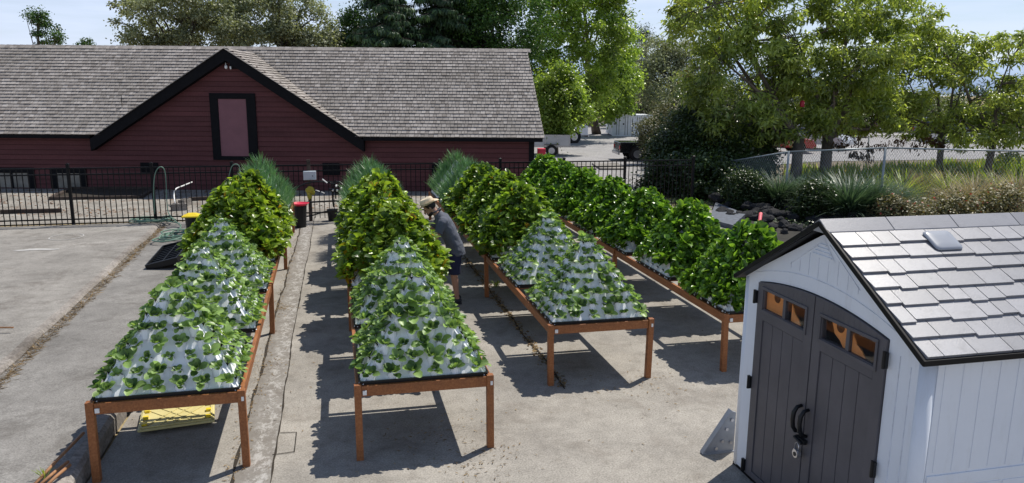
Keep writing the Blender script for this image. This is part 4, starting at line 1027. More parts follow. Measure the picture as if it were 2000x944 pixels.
mb = MB().add([x for x in q]+[x-[0, 0, .12] for x in q], [(0, 1, 2, 3), (0, 4, 5, 1), (1, 5, 6, 2), (2, 6, 7, 3), (3, 7, 4, 0)])
tag(obj('stone_slab', mb, plain('blue_grey_slab', (.105, .12, .15), .75, var=.35)), 'flat blue grey stone slab on the ground beyond the lettuce table', 'slab')
pa_, pb_ = G(1478, 470, 0), D(1486, 417, np.linalg.norm(G(1478, 470, 0)-[0, 0, HC])*.985)
tag(obj('marker_stake', MB().tube([(pa_[0], pa_[1], 0), (pb_[0], pb_[1], pb_[2])], .04, 10), plain('pink_plastic', (.65, .12, .15), .5), smooth=True), 'short pink red stake sticking up behind the nearest lettuce pyramid', 'stake')
# ------------------------------------------------------------------ vegetation
m_bark = plain('grey_brown_bark', (.13, .105, .085), .9, var=.4, scale=3, bump=.5)
m_barkd = plain('dark_bark', (.05, .04, .035), .9, var=.4, scale=3, bump=.5)
L_far = tmpl(1, 2, .10, .15, cup=.1, bend=.25, tipw=.3)
L_mid = tmpl(1, 2, .09, .13, cup=.15, bend=.3, tipw=.3)
L_cherry = [tmpl(2, 4, .062, .19, cup=.18, bend=.5, tipw=.1), tmpl(2, 4, .056, .17, cup=.12, bend=.9, tipw=.1)]
L_small = tmpl(1, 2, .05, .075, cup=.15, bend=.2, tipw=.3)
def crown_points(g, blobs, ncl, shell=.55):
    """cluster centres in a union of ellipsoids"""
    w = np.array([b[1][0]*b[1][1]*b[1][2] for b in blobs])**.67; w /= w.sum(); out = []
    for k in g.choice(len(blobs), ncl, p=w):
        c, r_ = blobs[k]; v = unit(g.normal(0, 1, 3)); rad = g.uniform(shell, 1.0)**.6*g.choice([1, 1, 1, 1.12])
        out.append(np.array(c)+np.array(r_)*v*rad)
    return np.array(out)
def foliage(name, parent, g, cl, n_leaf, cr, T, mat, size=1.0, droop=.35, world=True, flat=.7):
    n = len(cl)*n_leaf; ci = np.repeat(np.arange(len(cl)), n_leaf); rs = np.repeat(g.uniform(.5, 1.3, len(cl)), n_leaf)*cr
    off = g.normal(0, 1, (n, 3))*np.array([1, 1, flat])*.5; pos = cl[ci]+off*rs[:, None]
    az = g.uniform(0, 2*math.pi, n); el = g.normal(-droop, .45, n)
    d = np.stack([np.cos(az)*np.cos(el), np.sin(az)*np.cos(el), np.sin(el)], -1)+unit(off)*.5
    nz = g.normal(0, .75, (n, 3))+np.array([0, 0, 1.0])+unit(off)*.4
    rnd = np.clip(np.repeat(g.uniform(0, 1, len(cl)), n_leaf)*.5+g.uniform(0, .5, n)+.0, 0, 1)
    return scatter(name, T, pos, d, nz, size*g.uniform(.6, 1.25, n), rnd, mat, parent, origin=(world_loc(parent) if parent is not None else np.zeros(3)))
def trunk_mesh(g, base, top, r0, targets, lean=None, nl=14, rmin=.012):
    mb = MB(); base = np.array(base, float); top = np.array(top, float); n = 7; pts = []; rad = []
    for i in range(n+1):
        q = i/n; p = base*(1-q)+top*q+g.normal(0, r0*.25, 3)*(0 if i in (0,) else 1)*[1, 1, .2]; pts.append(p); rad.append(r0*(1-.72*q)*(1.25 if i == 0 else 1))
    mb.tube(pts, rad, 10)
    sel = targets[g.choice(len(targets), min(nl, len(targets)), replace=False)]
    ends = []
    for tg in sel:
        q = g.uniform(.35, .95); i = int(q*n); s = pts[i]*(1-(q*n-i))+pts[min(i+1, n)]*(q*n-i)
        if tg[2] < s[2]+.2: q = .35; s = pts[int(.35*n)]
        m_ = s*.55+tg*.45+np.array([0, 0, .08*np.linalg.norm(tg-s)]); rr_ = r0*(1-.72*q)*.55
        m2 = s*.25+tg*.75+np.array([0, 0, .06*np.linalg.norm(tg-s)])+g.normal(0, .1, 3)
        mb.tube([s, m_, m2, tg], [rr_, rr_*.62, rr_*.36, rmin], 6, cap=False); ends.append((m_, rr_*.5)); ends.append((m2, rr_*.3))
    if ends and len(targets) > nl:
        for tg in targets[g.choice(len(targets), min(nl*3, len(targets)), replace=False)]:
            e = min(ends, key=lambda e: np.linalg.norm(e[0]-tg)); 
            mb.tube([e[0], (e[0]+tg)/2+g.normal(0, .08, 3), tg], [e[1]*.7, e[1]*.4, rmin*.7], 5, cap=False)
    return mb
def tree(name, label, group, base, blobs, ncl, nleaf, cr, T, mat, size=1.0, r0=.2, top=None, bark=None, seed=0, droop=.35, shell=.5, nl=14, flat=.7, cat='tree', rmin=.012):
    g = np.random.default_rng(seed); base = np.array(base, float); base[2] = 0
    t_ = thing(name, label, cat, base, 0, group)
    cl = crown_points(g, blobs, ncl, shell)
    if top is None: top = np.mean([b[0] for b in blobs], 0)+[0, 0, blobs[0][1][2]*.3]
    obj('trunk', trunk_mesh(g, base, top, r0, cl, nl=nl, rmin=rmin), bark or m_bark, t_, world=True, smooth=True)
    foliage('crown', t_, g, cl, nleaf, cr, T, mat, size, droop, flat=flat)
    return t_
def blob(px, py, depth, rx, ry, rd=None):      # crown ellipsoid surveyed from its outline
    s = depth/FPX; return (D(px, py, depth), (rx*s, (rd if rd else rx*.8)*s, ry*s))
def foot(px, py): return G(px, py)

m_cherry = leaf_mat('cherry_leaf', (.065, .115, .03), (.54, .64, .18), trans=.54, rough=.28, spec=.6, noise=.35, odd=(.30, .23, .05), odd_p=.05)
m_cherryr = leaf_mat('cherry_leaf_bronze', (.06, .03, .018), (.16, .075, .035), trans=.3, rough=.4, noise=1)
m_maple = leaf_mat('maple_leaf', (.085, .16, .03), (.50, .66, .14), trans=.52, rough=.33, spec=.5, noise=.35)
m_mapled = leaf_mat('maple_leaf_deep', (.03, .08, .02), (.12, .23, .05), trans=.35, rough=.35, noise=.3)
m_oak = leaf_mat('oak_leaf_grey', (.10, .125, .065), (.46, .50, .32), trans=.32, rough=.5, spec=.4, noise=.25)
m_conif = leaf_mat('cedar_spray', (.020, .048, .024), (.075, .14, .05), trans=.22, rough=.5, noise=.3)
m_ivy = leaf_mat('ivy_leaf', (.018, .036, .014), (.08, .13, .035), trans=.28, rough=.32, noise=.5, spec=.5)
m_olive = leaf_mat('shrub_leaf_olive', (.085, .095, .04), (.22, .22, .11), trans=.2, rough=.5, noise=.8)

# cherry trees by the fence
chx = [((1552, 372), 27.5, [(1445, 150, 118, 115), (1500, 60, 190, 150), (1400, 40, 105, 85), (1345, 25, 45, 38), (1480, 225, 120, 55), (1430, 255, 115, 32)], 'leafy cherry tree by the near chain link fence, leftmost of the four', .24, 20),
       ((1609, 368), 28.2, [(1620, 70, 170, 150), (1690, 130, 100, 110), (1600, 190, 110, 55), (1680, -10, 110, 80), (1560, 245, 70, 28), (1700, 228, 90, 40)], 'leafy cherry tree with forked trunk, second of the four by the fence', .26, 21),
       ((1832, 358), 29.0, [(1790, 160, 110, 60), (1840, 100, 90, 50), (1760, 205, 60, 35), (1800, 55, 70, 45), (1890, 190, 70, 50), (1780, 248, 60, 25)], 'slim cherry tree with open crown, third of the four by the fence', .15, 22),
       ((1922, 362), 26.5, [(1940, 175, 110, 80), (1985, 110, 80, 60), (1900, 250, 80, 40), (2040, 210, 90, 90), (1850, 120, 40, 40), (1870, 272, 60, 24), (1975, 282, 55, 28)], 'slim cherry tree leaning right, rightmost of the four by the fence', .16, 23)]
for (b, dep, bl, lab, r0, sd) in chx:
    bs = D(b[0], b[1], dep); bs = G(b[0], b[1], 0); dep = float((bs-[0, 0, HC])@F)
    blobs = [blob(x, y, dep+(.6 if j % 2 else -.4), rx, ry) for j, (x, y, rx, ry) in enumerate(bl)]
    fork = D(b[0]+(8 if sd != 23 else 22), b[1]-100, dep)
    g = np.random.default_rng(sd); t_ = thing('cherry_tree', lab, 'tree', (bs[0], bs[1], 0), 0, 'cherry trees by the chain link fence')
    big = sd in (20, 21); cl = crown_points(g, blobs, 230 if big else 125, .45)
    mb = MB(); base = np.array([bs[0], bs[1], -.05]); r_ = r0*.8
    mb.tube([base, base*.6+fork*.4, fork], [r_*1.25, r_, r_*.9], 12)
    limbs = []
    for k in range(6):
        bc, br_ = blobs[k % len(blobs)]; end = np.array(bc)+np.array(br_)*g.uniform(-.5, .5, 3)+[0, 0, br_[2]*.3]
        m1 = fork*.65+end*.35+g.normal(0, .15, 3); m2 = fork*.3+end*.7+g.normal(0, .15, 3)
        mb.tube([fork-[0, 0, .05], m1, m2, end], [r_*.62, r_*.42, r_*.25, .02], 8, cap=False); limbs += [(m1, r_*.4), (m2, r_*.24), (end, .03)]
    for c in cl[g.choice(len(cl), 110 if big else 80, replace=False)]:
        e = min(limbs, key=lambda e: np.linalg.norm(e[0]-c)); mb.tube([e[0], (e[0]+c)/2+g.normal(0, .1, 3)+[0, 0, .08], c], [min(e[1]*.6, .05), .022, .008], 5, cap=False)
    obj('trunk', mb, m_bark, t_, world=True, smooth=True)
    foliage('crown', t_, g, cl, 105 if big else 80, .40, L_cherry, m_cherry, 1.05, .2, flat=.65)
    if sd in (21, 22):
        tw = [(1640, 283), (1670, 275), (1700, 290), (1725, 285), (1665, 300), (1690, 305)] if sd == 21 else [(1760, 275), (1790, 282), (1815, 272), (1830, 280)]
        c2 = np.array([D(x, y, dep-.5) for x, y in tw])
        foliage('bronze_leaves', t_, g, c2, 60, .32, L_cherry, m_cherryr, .8, .8, flat=.6)

fd = D(1567, 203, 26.8); tf = thing('bird_feeder', 'small red feeder hanging among the leaves of the first cherry tree', 'feeder', fd)
obj('tank', MB().lathe((0, 0, -.12), [(.05, 0), (.08, .03), (.08, .2), (.03, .24)], 12), m_redp, tf); obj('hook', MB().tube([(0, 0, .12), (0, 0, .4)], .006, 5), m_iron, tf)
# broadleaf trees behind the barn's right end
tree('maple_tree', 'tall bright green maple rising behind the right end of the barn', 'bright maples right of the barn', foot(1165, 262), [blob(1130, 60, 52, 105, 150), blob(1178, 110, 52, 62, 100), blob(1080, 90, 51, 70, 120), blob(1160, -40, 52, 80, 60)], 300, 130, .70, L_mid, m_maple, 1.6, .32, seed=31, rmin=.02)
tree('maple_tree', 'round bright maple with low crown overhanging the grey container yard', 'bright maples right of the barn', foot(1205, 262), [blob(1205, 155, 58, 42, 70), blob(1190, 190, 58, 50, 45), blob(1205, 110, 58, 26, 36)], 130, 120, .65, L_mid, m_maple, 1.75, .28, seed=32, rmin=.02)
tree('maple_tree', 'small round maple just beside the barn corner above the white truck', 'bright maples right of the barn', foot(1085, 300), [blob(1090, 205, 41, 56, 60), blob(1075, 245, 41, 40, 32), blob(1105, 158, 41, 28, 32), blob(1060, 180, 41, 30, 30), blob(1125, 225, 41, 26, 28)], 150, 110, .55, L_mid, m_maple, 1.25, .14, seed=33, shell=.25)
tree('shade_tree', 'dark deep green tree directly behind the right half of the barn roof', 'dark trees behind the barn', D(985, 290, 46), [blob(1000, 40, 46, 75, 110), blob(940, 60, 47, 60, 80), blob(880, 60, 49, 60, 70), blob(1030, 130, 46, 30, 70), blob(960, -20, 47, 80, 60)], 330, 95, .75, L_mid, m_mapled, 1.3, .3, seed=34, bark=m_barkd, rmin=.02)
tree('shade_tree', 'dark rounded tree at the left foot of the cedar behind the barn', 'dark trees behind the barn', D(700, 290, 50), [blob(688, 60, 50, 34, 40), blob(672, 85, 50, 30, 30), blob(715, 95, 50, 40, 40), blob(725, 40, 50, 35, 70)], 200, 80, .7, L_mid, m_mapled, 1.2, .2, seed=35, bark=m_barkd)
# spreading grey-green oaks
tree('oak_tree', 'broad grey green oak behind the barn, left of its gable', 'grey green oaks', D(350, 260, 46), [blob(330, 35, 46, 95, 60), blob(390, 0, 46, 90, 50), blob(300, 75, 46, 60, 30), blob(420, 70, 46, 80, 40)], 230, 120, .55, L_far, m_oak, 1.15, .35, seed=36, bark=m_barkd, rmin=.02)
tree('oak_tree', 'broad grey green oak behind the barn, directly above its gable peak', 'grey green oaks', D(560, 260, 48), [blob(530, 30, 48, 90, 60), blob(590, 50, 48, 70, 50), blob(500, 80, 48, 90, 35), blob(620, 85, 48, 45, 35), blob(480, -5, 48, 70, 40)], 240, 120, .55, L_far, m_oak, 1.15, .35, seed=37, bark=m_barkd, rmin=.02)
tree('oak_tree', 'pale spreading oak behind the grey containers, right one', 'grey green oaks', D(1320, 262, 66), [blob(1300, 160, 66, 55, 60), blob(1330, 110, 66, 50, 28), blob(1280, 105, 66, 35, 30)], 240, 60, .75, L_far, m_oak, 1.3, .3, seed=38, bark=m_barkd, shell=.6, nl=22, rmin=.02)
tree('oak_tree', 'pale spreading oak behind the grey containers, left one', 'grey green oaks', D(1262, 255, 72), [blob(1262, 190, 72, 45, 45), blob(1250, 130, 72, 30, 40)], 170, 60, .75, L_far, m_oak, 1.3, .3, seed=39, bark=m_barkd, nl=20, rmin=.02)
tree('oak_tree', 'grey green oak in the gap behind the bright maples and the car park', 'grey green oaks', D(1120, 255, 76), [blob(1120, 215, 76, 60, 40), blob(1180, 200, 76, 50, 40), blob(1060, 200, 76, 60, 60)], 200, 60, .9, L_far, m_oak, 1.5, .3, seed=40, bark=m_barkd, nl=20, rmin=.03)
for k, (x, y, rx, ry, dp, lab) in enumerate(((1360, 190, 70, 55, 62, 'dark tree beyond the car park behind the leftmost cherry tree'), (1470, 200, 80, 50, 64, 'dark tree beyond the car park behind the cherry trunks'),
        (1590, 205, 80, 45, 66, 'dark tree beyond the car park between the two cherry pairs'), (1700, 205, 75, 42, 70, 'dark wide tree beyond the car park left of the third cherry tree'), (1800, 215, 80, 38, 72, 'dark wide tree beyond the car park behind the third cherry tree'),
        (1930, 215, 90, 40, 74, 'dark wide tree beyond the car park at the far right'))):
    tree('oak_tree', lab, 'dark trees beyond the car park', D(x, 262, dp), [blob(x, y, dp, rx, ry), blob(x+30, y+20, dp, rx*.7, ry*.7)], 150, 70, 1.0, L_far, m_ivy if k % 2 else m_oak, 1.5, .3, seed=50+k, bark=m_barkd, rmin=.03)
# small lone trees over the roof
tree('alder_tree', 'slim lone tree showing above the barn roof at far left', None, D(90, 260, 42), [blob(72, 30, 42, 20, 18), blob(92, 70, 42, 30, 20), blob(78, 50, 42, 16, 20)], 46, 60, .32, L_mid, m_mapled, .9, .12, top=D(72, 25, 42), seed=60)
tree('alder_tree', 'tiny treetop just showing over the barn roof beside the lone tree', None, D(165, 260, 44), [blob(165, 88, 44, 14, 12)], 14, 60, .3, L_mid, m_mapled, .9, .1, seed=61)
# conifers
def conifer(label, base, top, width, seed, nb=130, mat=None, group='cedars behind the barn', wide=1.0, start=.08):
    g = np.random.default_rng(seed); base = np.array(base, float); base[2] = 0; top = np.array(top, float)
    t_ = thing('cedar_tree', label, 'tree', base, 0, group); H = top[2]-base[2]
    mb = MB().tube([base, base*.5+top*.5, top], [.32, .2, .03], 9)
    P_, Dv, N_z, S_ = [], [], [], []
    for k in range(nb):
        q = start+(1-start)*(k/nb)**.9; az = g.uniform(0, 2*math.pi); L = width*(1-q)**.75*g.uniform(.7, 1.15)+.25
        o = base+(top-base)*q; dr = np.array([math.cos(az), math.sin(az), 0])
        n = 9; pts = []
        for j in range(n+1):
            s = j/n; pts.append(o+dr*L*s+np.array([0, 0, L*(.10*s-.38*s*s+.14*s**4)]))
        mb.tube(pts[::3], [.035, .025, .015, .006], 4, cap=False)
        for j in range(1, n+1):
            side = np.cross(dr, [0, 0, 1]); m = 15
            for e in range(m):
                sg = g.choice([-1, 1]); q2 = g.uniform(0, .42)*(1.15-j/n)*L*.5+.05
                p = pts[j]*g.uniform(.0, 1)+pts[j-1]*0; p = pts[j-1]+(pts[j]-pts[j-1])*g.uniform(0, 1)+side*sg*q2
                P_.append(p-[0, 0, q2*.45]); Dv.append(dr*.5+side*sg*.5*g.uniform(.2, 1)+np.array([0, 0, -.75])+g.normal(0, .2, 3)); N_z.append(dr*.6+np.array([0, 0, .6])+g.normal(0, .3, 3)); S_.append(g.uniform(.6, 1.25))
    obj('trunk', mb, m_barkd, t_, world=True, smooth=True)
    scatter('crown', tmpl(1, 3, .10, .30, cup=.1, bend=.5, tipw=.15), np.array(P_), np.array(Dv), np.array(N_z), np.array(S_)*wide, g.uniform(0, 1, len(P_)), mat or m_conif, t_, origin=base)
    return t_
conifer('dark drooping cedar behind the barn, left of the three cedars', D(765, 290, 44), D(752, -60, 44), 4.3, 70, 190)
conifer('dark drooping cedar behind the barn, middle of the three cedars', D(852, 290, 46), D(850, -110, 46), 4.6, 71, 200)
conifer('dark drooping cedar behind the barn, right of the three cedars', D(930, 290, 48), D(925, -80, 48), 4.2, 72, 180)
# umbrella pine on the skyline
g = np.random.default_rng(80); pb_ = D(1258, 262, 80); pt = thing('pine_tree', 'lone flat topped dark pine on the skyline above the oaks', 'tree', (pb_[0], pb_[1], 0))
tp_ = D(1254, 62, 80); obj('trunk', MB().tube([(pb_[0], pb_[1], 0), D(1262, 140, 80), D(1262, 95, 80), tp_], [.3, .2, .15, .05], 8), m_barkd, pt, world=True, smooth=True)
cl = np.array([D(1254+dx, 72+dy, 80) for dx, dy in [(0, -10), (-10, -4), (9, -3), (18, 2), (-14, 4), (4, 2), (14, 8), (-4, 6), (22, 7), (-8, 10), (6, -14)]])+g.normal(0, .2, (11, 3))
foliage('crown', pt, g, cl, 200, .9, L_far, m_conif, 1.1, .1, flat=.45)

# hedge, shrubs
def shrub(name, label, group, base, blobs, ncl, nleaf, cr, T, mat, size=1., seed=0, cat='shrub', droop=.2, shell=.55):
    g = np.random.default_rng(seed); base = np.array(base, float); base[2] = 0; t_ = thing(name, label, cat, base, 0, group)
    cl = crown_points(g, blobs, ncl, shell); cl[:, 2] = np.maximum(cl[:, 2], .12)
    mb = MB()
    for tg in cl[g.choice(len(cl), 14)]:
        b0 = np.array([base[0]+g.normal(0, .15), base[1]+g.normal(0, .15), 0]); mb.tube([b0, (b0+tg)/2+g.normal(0, .08, 3), tg], [.035, .022, .008], 5, cap=False)
    obj('stem', mb, m_barkd, t_, world=True)
    foliage('leaves', t_, g, cl, nleaf, cr, T, mat, size, droop)
    return t_
hb = G(1395, 372)
shrub('ivy_hedge', 'tall dark ivy covered hedge mound at the right end of the black fence', None, hb, [blob(1330, 310, 27, 60, 62), blob(1400, 300, 27, 80, 70), blob(1460, 305, 28, 55, 65), blob(1360, 250, 28, 60, 45), blob(1425, 345, 26, 70, 48), blob(1350, 350, 25.5, 60, 50), blob(1305, 350, 26, 45, 45), blob(1385, 352, 24.5, 55, 45)], 900, 75, .42, L_small, m_ivy, 1.5, 81, 'hedge')
shrub('hedge_bush', 'olive bronze topped bush above the dark ivy hedge', 'bushes behind the hedge', D(1440, 345, 32), [blob(1450, 240, 32, 75, 18), blob(1500, 262, 32, 50, 18), blob(1330, 225, 32, 40, 25)], 150, 70, .36, L_small, m_olive, 1.4, 82)
shrub('spreading_conifer', 'low layered conifer shrub with brown tips beside the dark pickup', None, G(1288, 322), [blob(1272, 250, 36, 30, 15), blob(1278, 272, 36, 32, 14), blob(1290, 300, 35.5, 36, 18), blob(1306, 235, 38, 38, 26)], 150, 80, .36, L_small, m_olive, 1.25, 83)
shrub('hedge_bush', 'dark bush between the layered conifer and the ivy hedge', 'bushes behind the hedge', D(1310, 330, 34), [blob(1310, 290, 34, 40, 40), blob(1340, 220, 36, 35, 40)], 160, 75, .4, L_small, m_ivy, 1.4, 84)
for k, (x, y, rx, ry, dp, lab) in enumerate(((1455, 372, 36, 36, 22.5, 'round dark clipped bush behind the fence, left of the grasses'), (1592, 392, 34, 32, 20.5, 'round dark clipped bush behind the fence, left of the big grass clump'))):
    shrub('round_bush', lab, 'round bushes in the bed', D(x, y+ry, dp), [blob(x, y, dp, rx, ry)], 130, 80, .26, L_small, m_ivy, .9, 90+k)
# ornamental grasses: many arching blades from one foot
m_bgrass = leaf_mat('blue_grass_blade', (.035, .075, .045), (.14, .22, .13), trans=.25, rough=.45, tint=(1.1, 1.15, .7), noise=2)
m_iris = leaf_mat('iris_blade', (.10, .18, .03), (.44, .54, .10), trans=.5, odd=(.46, .37, .20), odd_p=.15, rough=.38, noise=.8)
T_gr = [tmpl(1, 6, .016, 1.05, bend=.55, tipw=.1), tmpl(1, 6, .014, .95, bend=.95, tipw=.1)]
def grass_clump(name, label, group, base, n, size, mat, T, seed, spread=.12, cat='grass', lean=.35):
    g = np.random.default_rng(seed); base = np.array(base, float); base[2] = 0
    az = g.uniform(0, 6.283, n); r_ = np.abs(g.normal(0, spread, n)); th = np.abs(g.normal(0, lean, n))
    pos = base+np.stack([np.cos(az)*r_, np.sin(az)*r_, np.zeros(n)], -1)
    d = np.stack([np.cos(az)*np.sin(th), np.sin(az)*np.sin(th), np.cos(th)], -1); nz = np.stack([-np.cos(az)*np.cos(th), -np.sin(az)*np.cos(th), np.sin(th)], -1)
    nz = -nz+g.normal(0, .2, (n, 3)); nz = -nz
    o = scatter(name, T, pos, d, nz, size*g.uniform(.6, 1.15, n), g.uniform(0, 1, n), mat, origin=base); o.location = base
    return tag(o, label, cat, group)
for k, (x, y, s, lab) in enumerate(((1655, 432, 1.15, 'largest blue green grass clump behind the fence post'), (1700, 425, 1.0, 'blue green grass clump right of the largest clump by the fence post'), (1610, 420, .9, 'blue green grass clump between the round bush and the largest clump'), (1520, 408, .95, 'shaded blue green grass clump beside the left round bush'), (1558, 405, .8, 'shaded blue green grass clump in front of the first cherry trunk'), (1745, 418, .75, 'small pale grass clump just right of the fence post'))):
    grass_clump('grass_clump', lab, 'blue green grass clumps in the bed', G(x, y), 1500, s*1.15, m_bgrass, T_gr, 110+k, .13)
T_ir = [tmpl(1, 4, .045, .62, bend=.25, tipw=.08), tmpl(1, 4, .04, .55, bend=.6, tipw=.08)]
g = np.random.default_rng(14); n = 8500; s = g.uniform(0, 1, n)
q0, q1 = G(1560, 372), G(2120, 338); yy = q0+(q1-q0)*s[:, None]+np.stack([g.normal(0, .35, n), g.normal(0, .9, n), np.zeros(n)], -1)
cid = np.floor(s*130).astype(int); cc_ = g.normal(0, .9, (131, 2)); yy[:, 1] = (q0+(q1-q0)*s[:, None])[:, 1]+cc_[cid, 1]+g.normal(0, .10, n); yy[:, 2] = 0
az = g.uniform(0, 6.283, n); th = np.abs(g.normal(0, .35, n)); d = np.stack([np.cos(az)*np.sin(th), np.sin(az)*np.sin(th), np.cos(th)], -1)
tag(scatter('iris_leaves', T_ir, yy, d, np.stack([np.cos(az), np.sin(az), np.full(n, .3)], -1), g.uniform(.6, 1.45, n), g.uniform(0, 1, n), m_iris), 'yellow green strap leaves growing in a band behind the fence', 'iris leaves', kind='stuff')
ORDN = ['second', 'third', 'fourth', 'sixth', 'seventh', 'eighth', 'first', 'fifth']
# red tipped shrubs and dry ground cover
m_redl = leaf_mat('red_shrub_leaf', (.05, .085, .028), (.36, .30, .16), trans=.25, rough=.5, odd=(.42, .05, .04), odd_p=.12, noise=2)
for k, (x, y, rx, ry, lab) in enumerate(((1790, 410, 55, 30, 'low red flecked shrub behind the fence, left of the two cherry trunks'), (1870, 395, 60, 34, 'low red flecked shrub below the third cherry tree'), (1960, 390, 60, 36, 'low red flecked shrub at the right edge below the fourth cherry tree'), (1910, 420, 60, 26, 'low red flecked shrub nearest the shed roof'), (1745, 395, 26, 20, 'small red flecked shrub beside the fence post'))):
    shrub('red_flecked_shrub', lab, 'red flecked shrubs', D(x, y+ry, 19.5), [blob(x, y+10, 19.5, rx*.8, ry*(.55+.2*(k%3)))], 70, 48, .34, L_small, m_redl, .95, 120+k, shell=.2)
m_straw_b = leaf_mat('straw_blade', (.25, .20, .10), (.55, .46, .25), trans=.3, rough=.6, tint=(1, 1, .8))
for k, (x, y, s) in enumerate(((1760, 395, .8), (1800, 378, .7), (1850, 385, .75), (1900, 400, .8), (1945, 382, .7), (1985, 398, .8), (1715, 402, .7), (1872, 418, .7))):
    grass_clump('dry_grass_tuft', f'tall dry straw coloured grass tuft among the red flecked shrubs, {ORDN[k]} from the left', 'dry grass tufts in the bed', G(x, y), 520, s*1.35, m_straw_b if k % 2 else m_iris, T_gr, 150+k, .16, lean=.45)
n = 16000; yy = np.stack([g.uniform(13, 30, n), g.uniform(15, 27, n), np.zeros(n)], -1); yy = yy[(yy[:, 1] < 13.5+.75*yy[:, 0]*.95) & (yy[:, 1] > 33-yy[:, 0]*1.0)]; n = len(yy)
az = g.uniform(0, 6.283, n); th = np.abs(g.normal(0, .6, n)); d = np.stack([np.cos(az)*np.sin(th), np.sin(az)*np.sin(th), np.cos(th)], -1)
tag(scatter('ground_cover', tmpl(1, 2, .03, .22, bend=.4), yy, d, np.stack([np.cos(az), np.sin(az), np.full(n, .3)], -1), g.uniform(.5, 1.2, n), g.uniform(0, 1, n), m_redl), 'dry brownish ground cover under the cherry trees', 'ground cover', kind='stuff')
# low ivy at the end of the yard by the hedge
n = 9000; yy = np.stack([g.uniform(8.2, 14.5, n), g.uniform(15.0, 24.5, n), g.uniform(0, .12, n)], -1); yy = yy[(yy[:, 0] > 11.3) | (yy[:, 1] > 20.5)]; n = len(yy)
tag(scatter('ground_ivy', L_small, yy, g.normal(0, 1, (n, 3))*[1, 1, .3], g.normal(0, .4, (n, 3))+[0, 0, 1], g.uniform(.6, 1.3, n), g.uniform(0, 1, n), m_ivy), 'dark ivy creeping over the ground beside the hedge', 'ground ivy', kind='stuff')
# weeds: near left corner and under the third table
grass_clump('weed', 'small green weed growing beside the sticks at bottom left', None, G(88, 935, .2)*[1, 1, 0]+[0, 0, .0], 26, .13, m_iris, [tmpl(1, 3, .05, .9, bend=.3)], 130, .02, 'weed', .8).location.z = .20
grass_clump('weed', 'small yellow green weed below the third table near its second leg', None, G(970, 560), 34, .16, m_iris, [tmpl(1, 3, .12, .9, bend=.3)], 131, .03, 'weed', .8)
n = 900; x0 = np.random.default_rng(4).normal(2.50, .035, n); y0 = np.random.default_rng(5).uniform(8, 15, n)
tag(scatter('joint_weeds', L_small, np.stack([x0, y0, np.full(n, .006)], -1), g.normal(0, 1, (n, 3))*[1, 1, .2], g.normal(0, .5, (n, 3))+[0, 0, 1], g.uniform(.3, .8, n), g.uniform(0, 1, n), m_dry), 'dry litter lying in the crack under the third table', 'litter', kind='stuff')
crack([(2.5+.02*math.sin(y*3), y) for y in np.linspace(7.9, 19, 90)], .010, 9)
# ------------------------------------------------------------------ mountains and sea
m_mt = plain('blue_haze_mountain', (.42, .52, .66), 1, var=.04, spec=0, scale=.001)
g = np.random.default_rng(6); xs = np.linspace(600, 6000, 220); hh = 60+60*np.abs(np.sin(xs*.0011+.4))+30*np.abs(np.sin(xs*.0043))+12*np.abs(np.sin(xs*.013+1))
mb = MB().add([(x, 3400, -20) for x in xs]+[(x, 3500, h*1.35) for x, h in zip(xs, hh)]+[(x, 3900, -20) for x in xs], [(i, i+1, 221+i, 220+i) for i in range(219)]+[(220+i, 221+i, 441+i, 440+i) for i in range(219)])
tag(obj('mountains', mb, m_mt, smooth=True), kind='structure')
tag(obj('sea', MB().add([(-6000, 700, -1), (8000, 700, -1), (8000, 3380, 3), (-6000, 3380, 3)], [(0, 1, 2, 3)]), plain('sea_water', (.35, .45, .58), .6)), kind='structure')
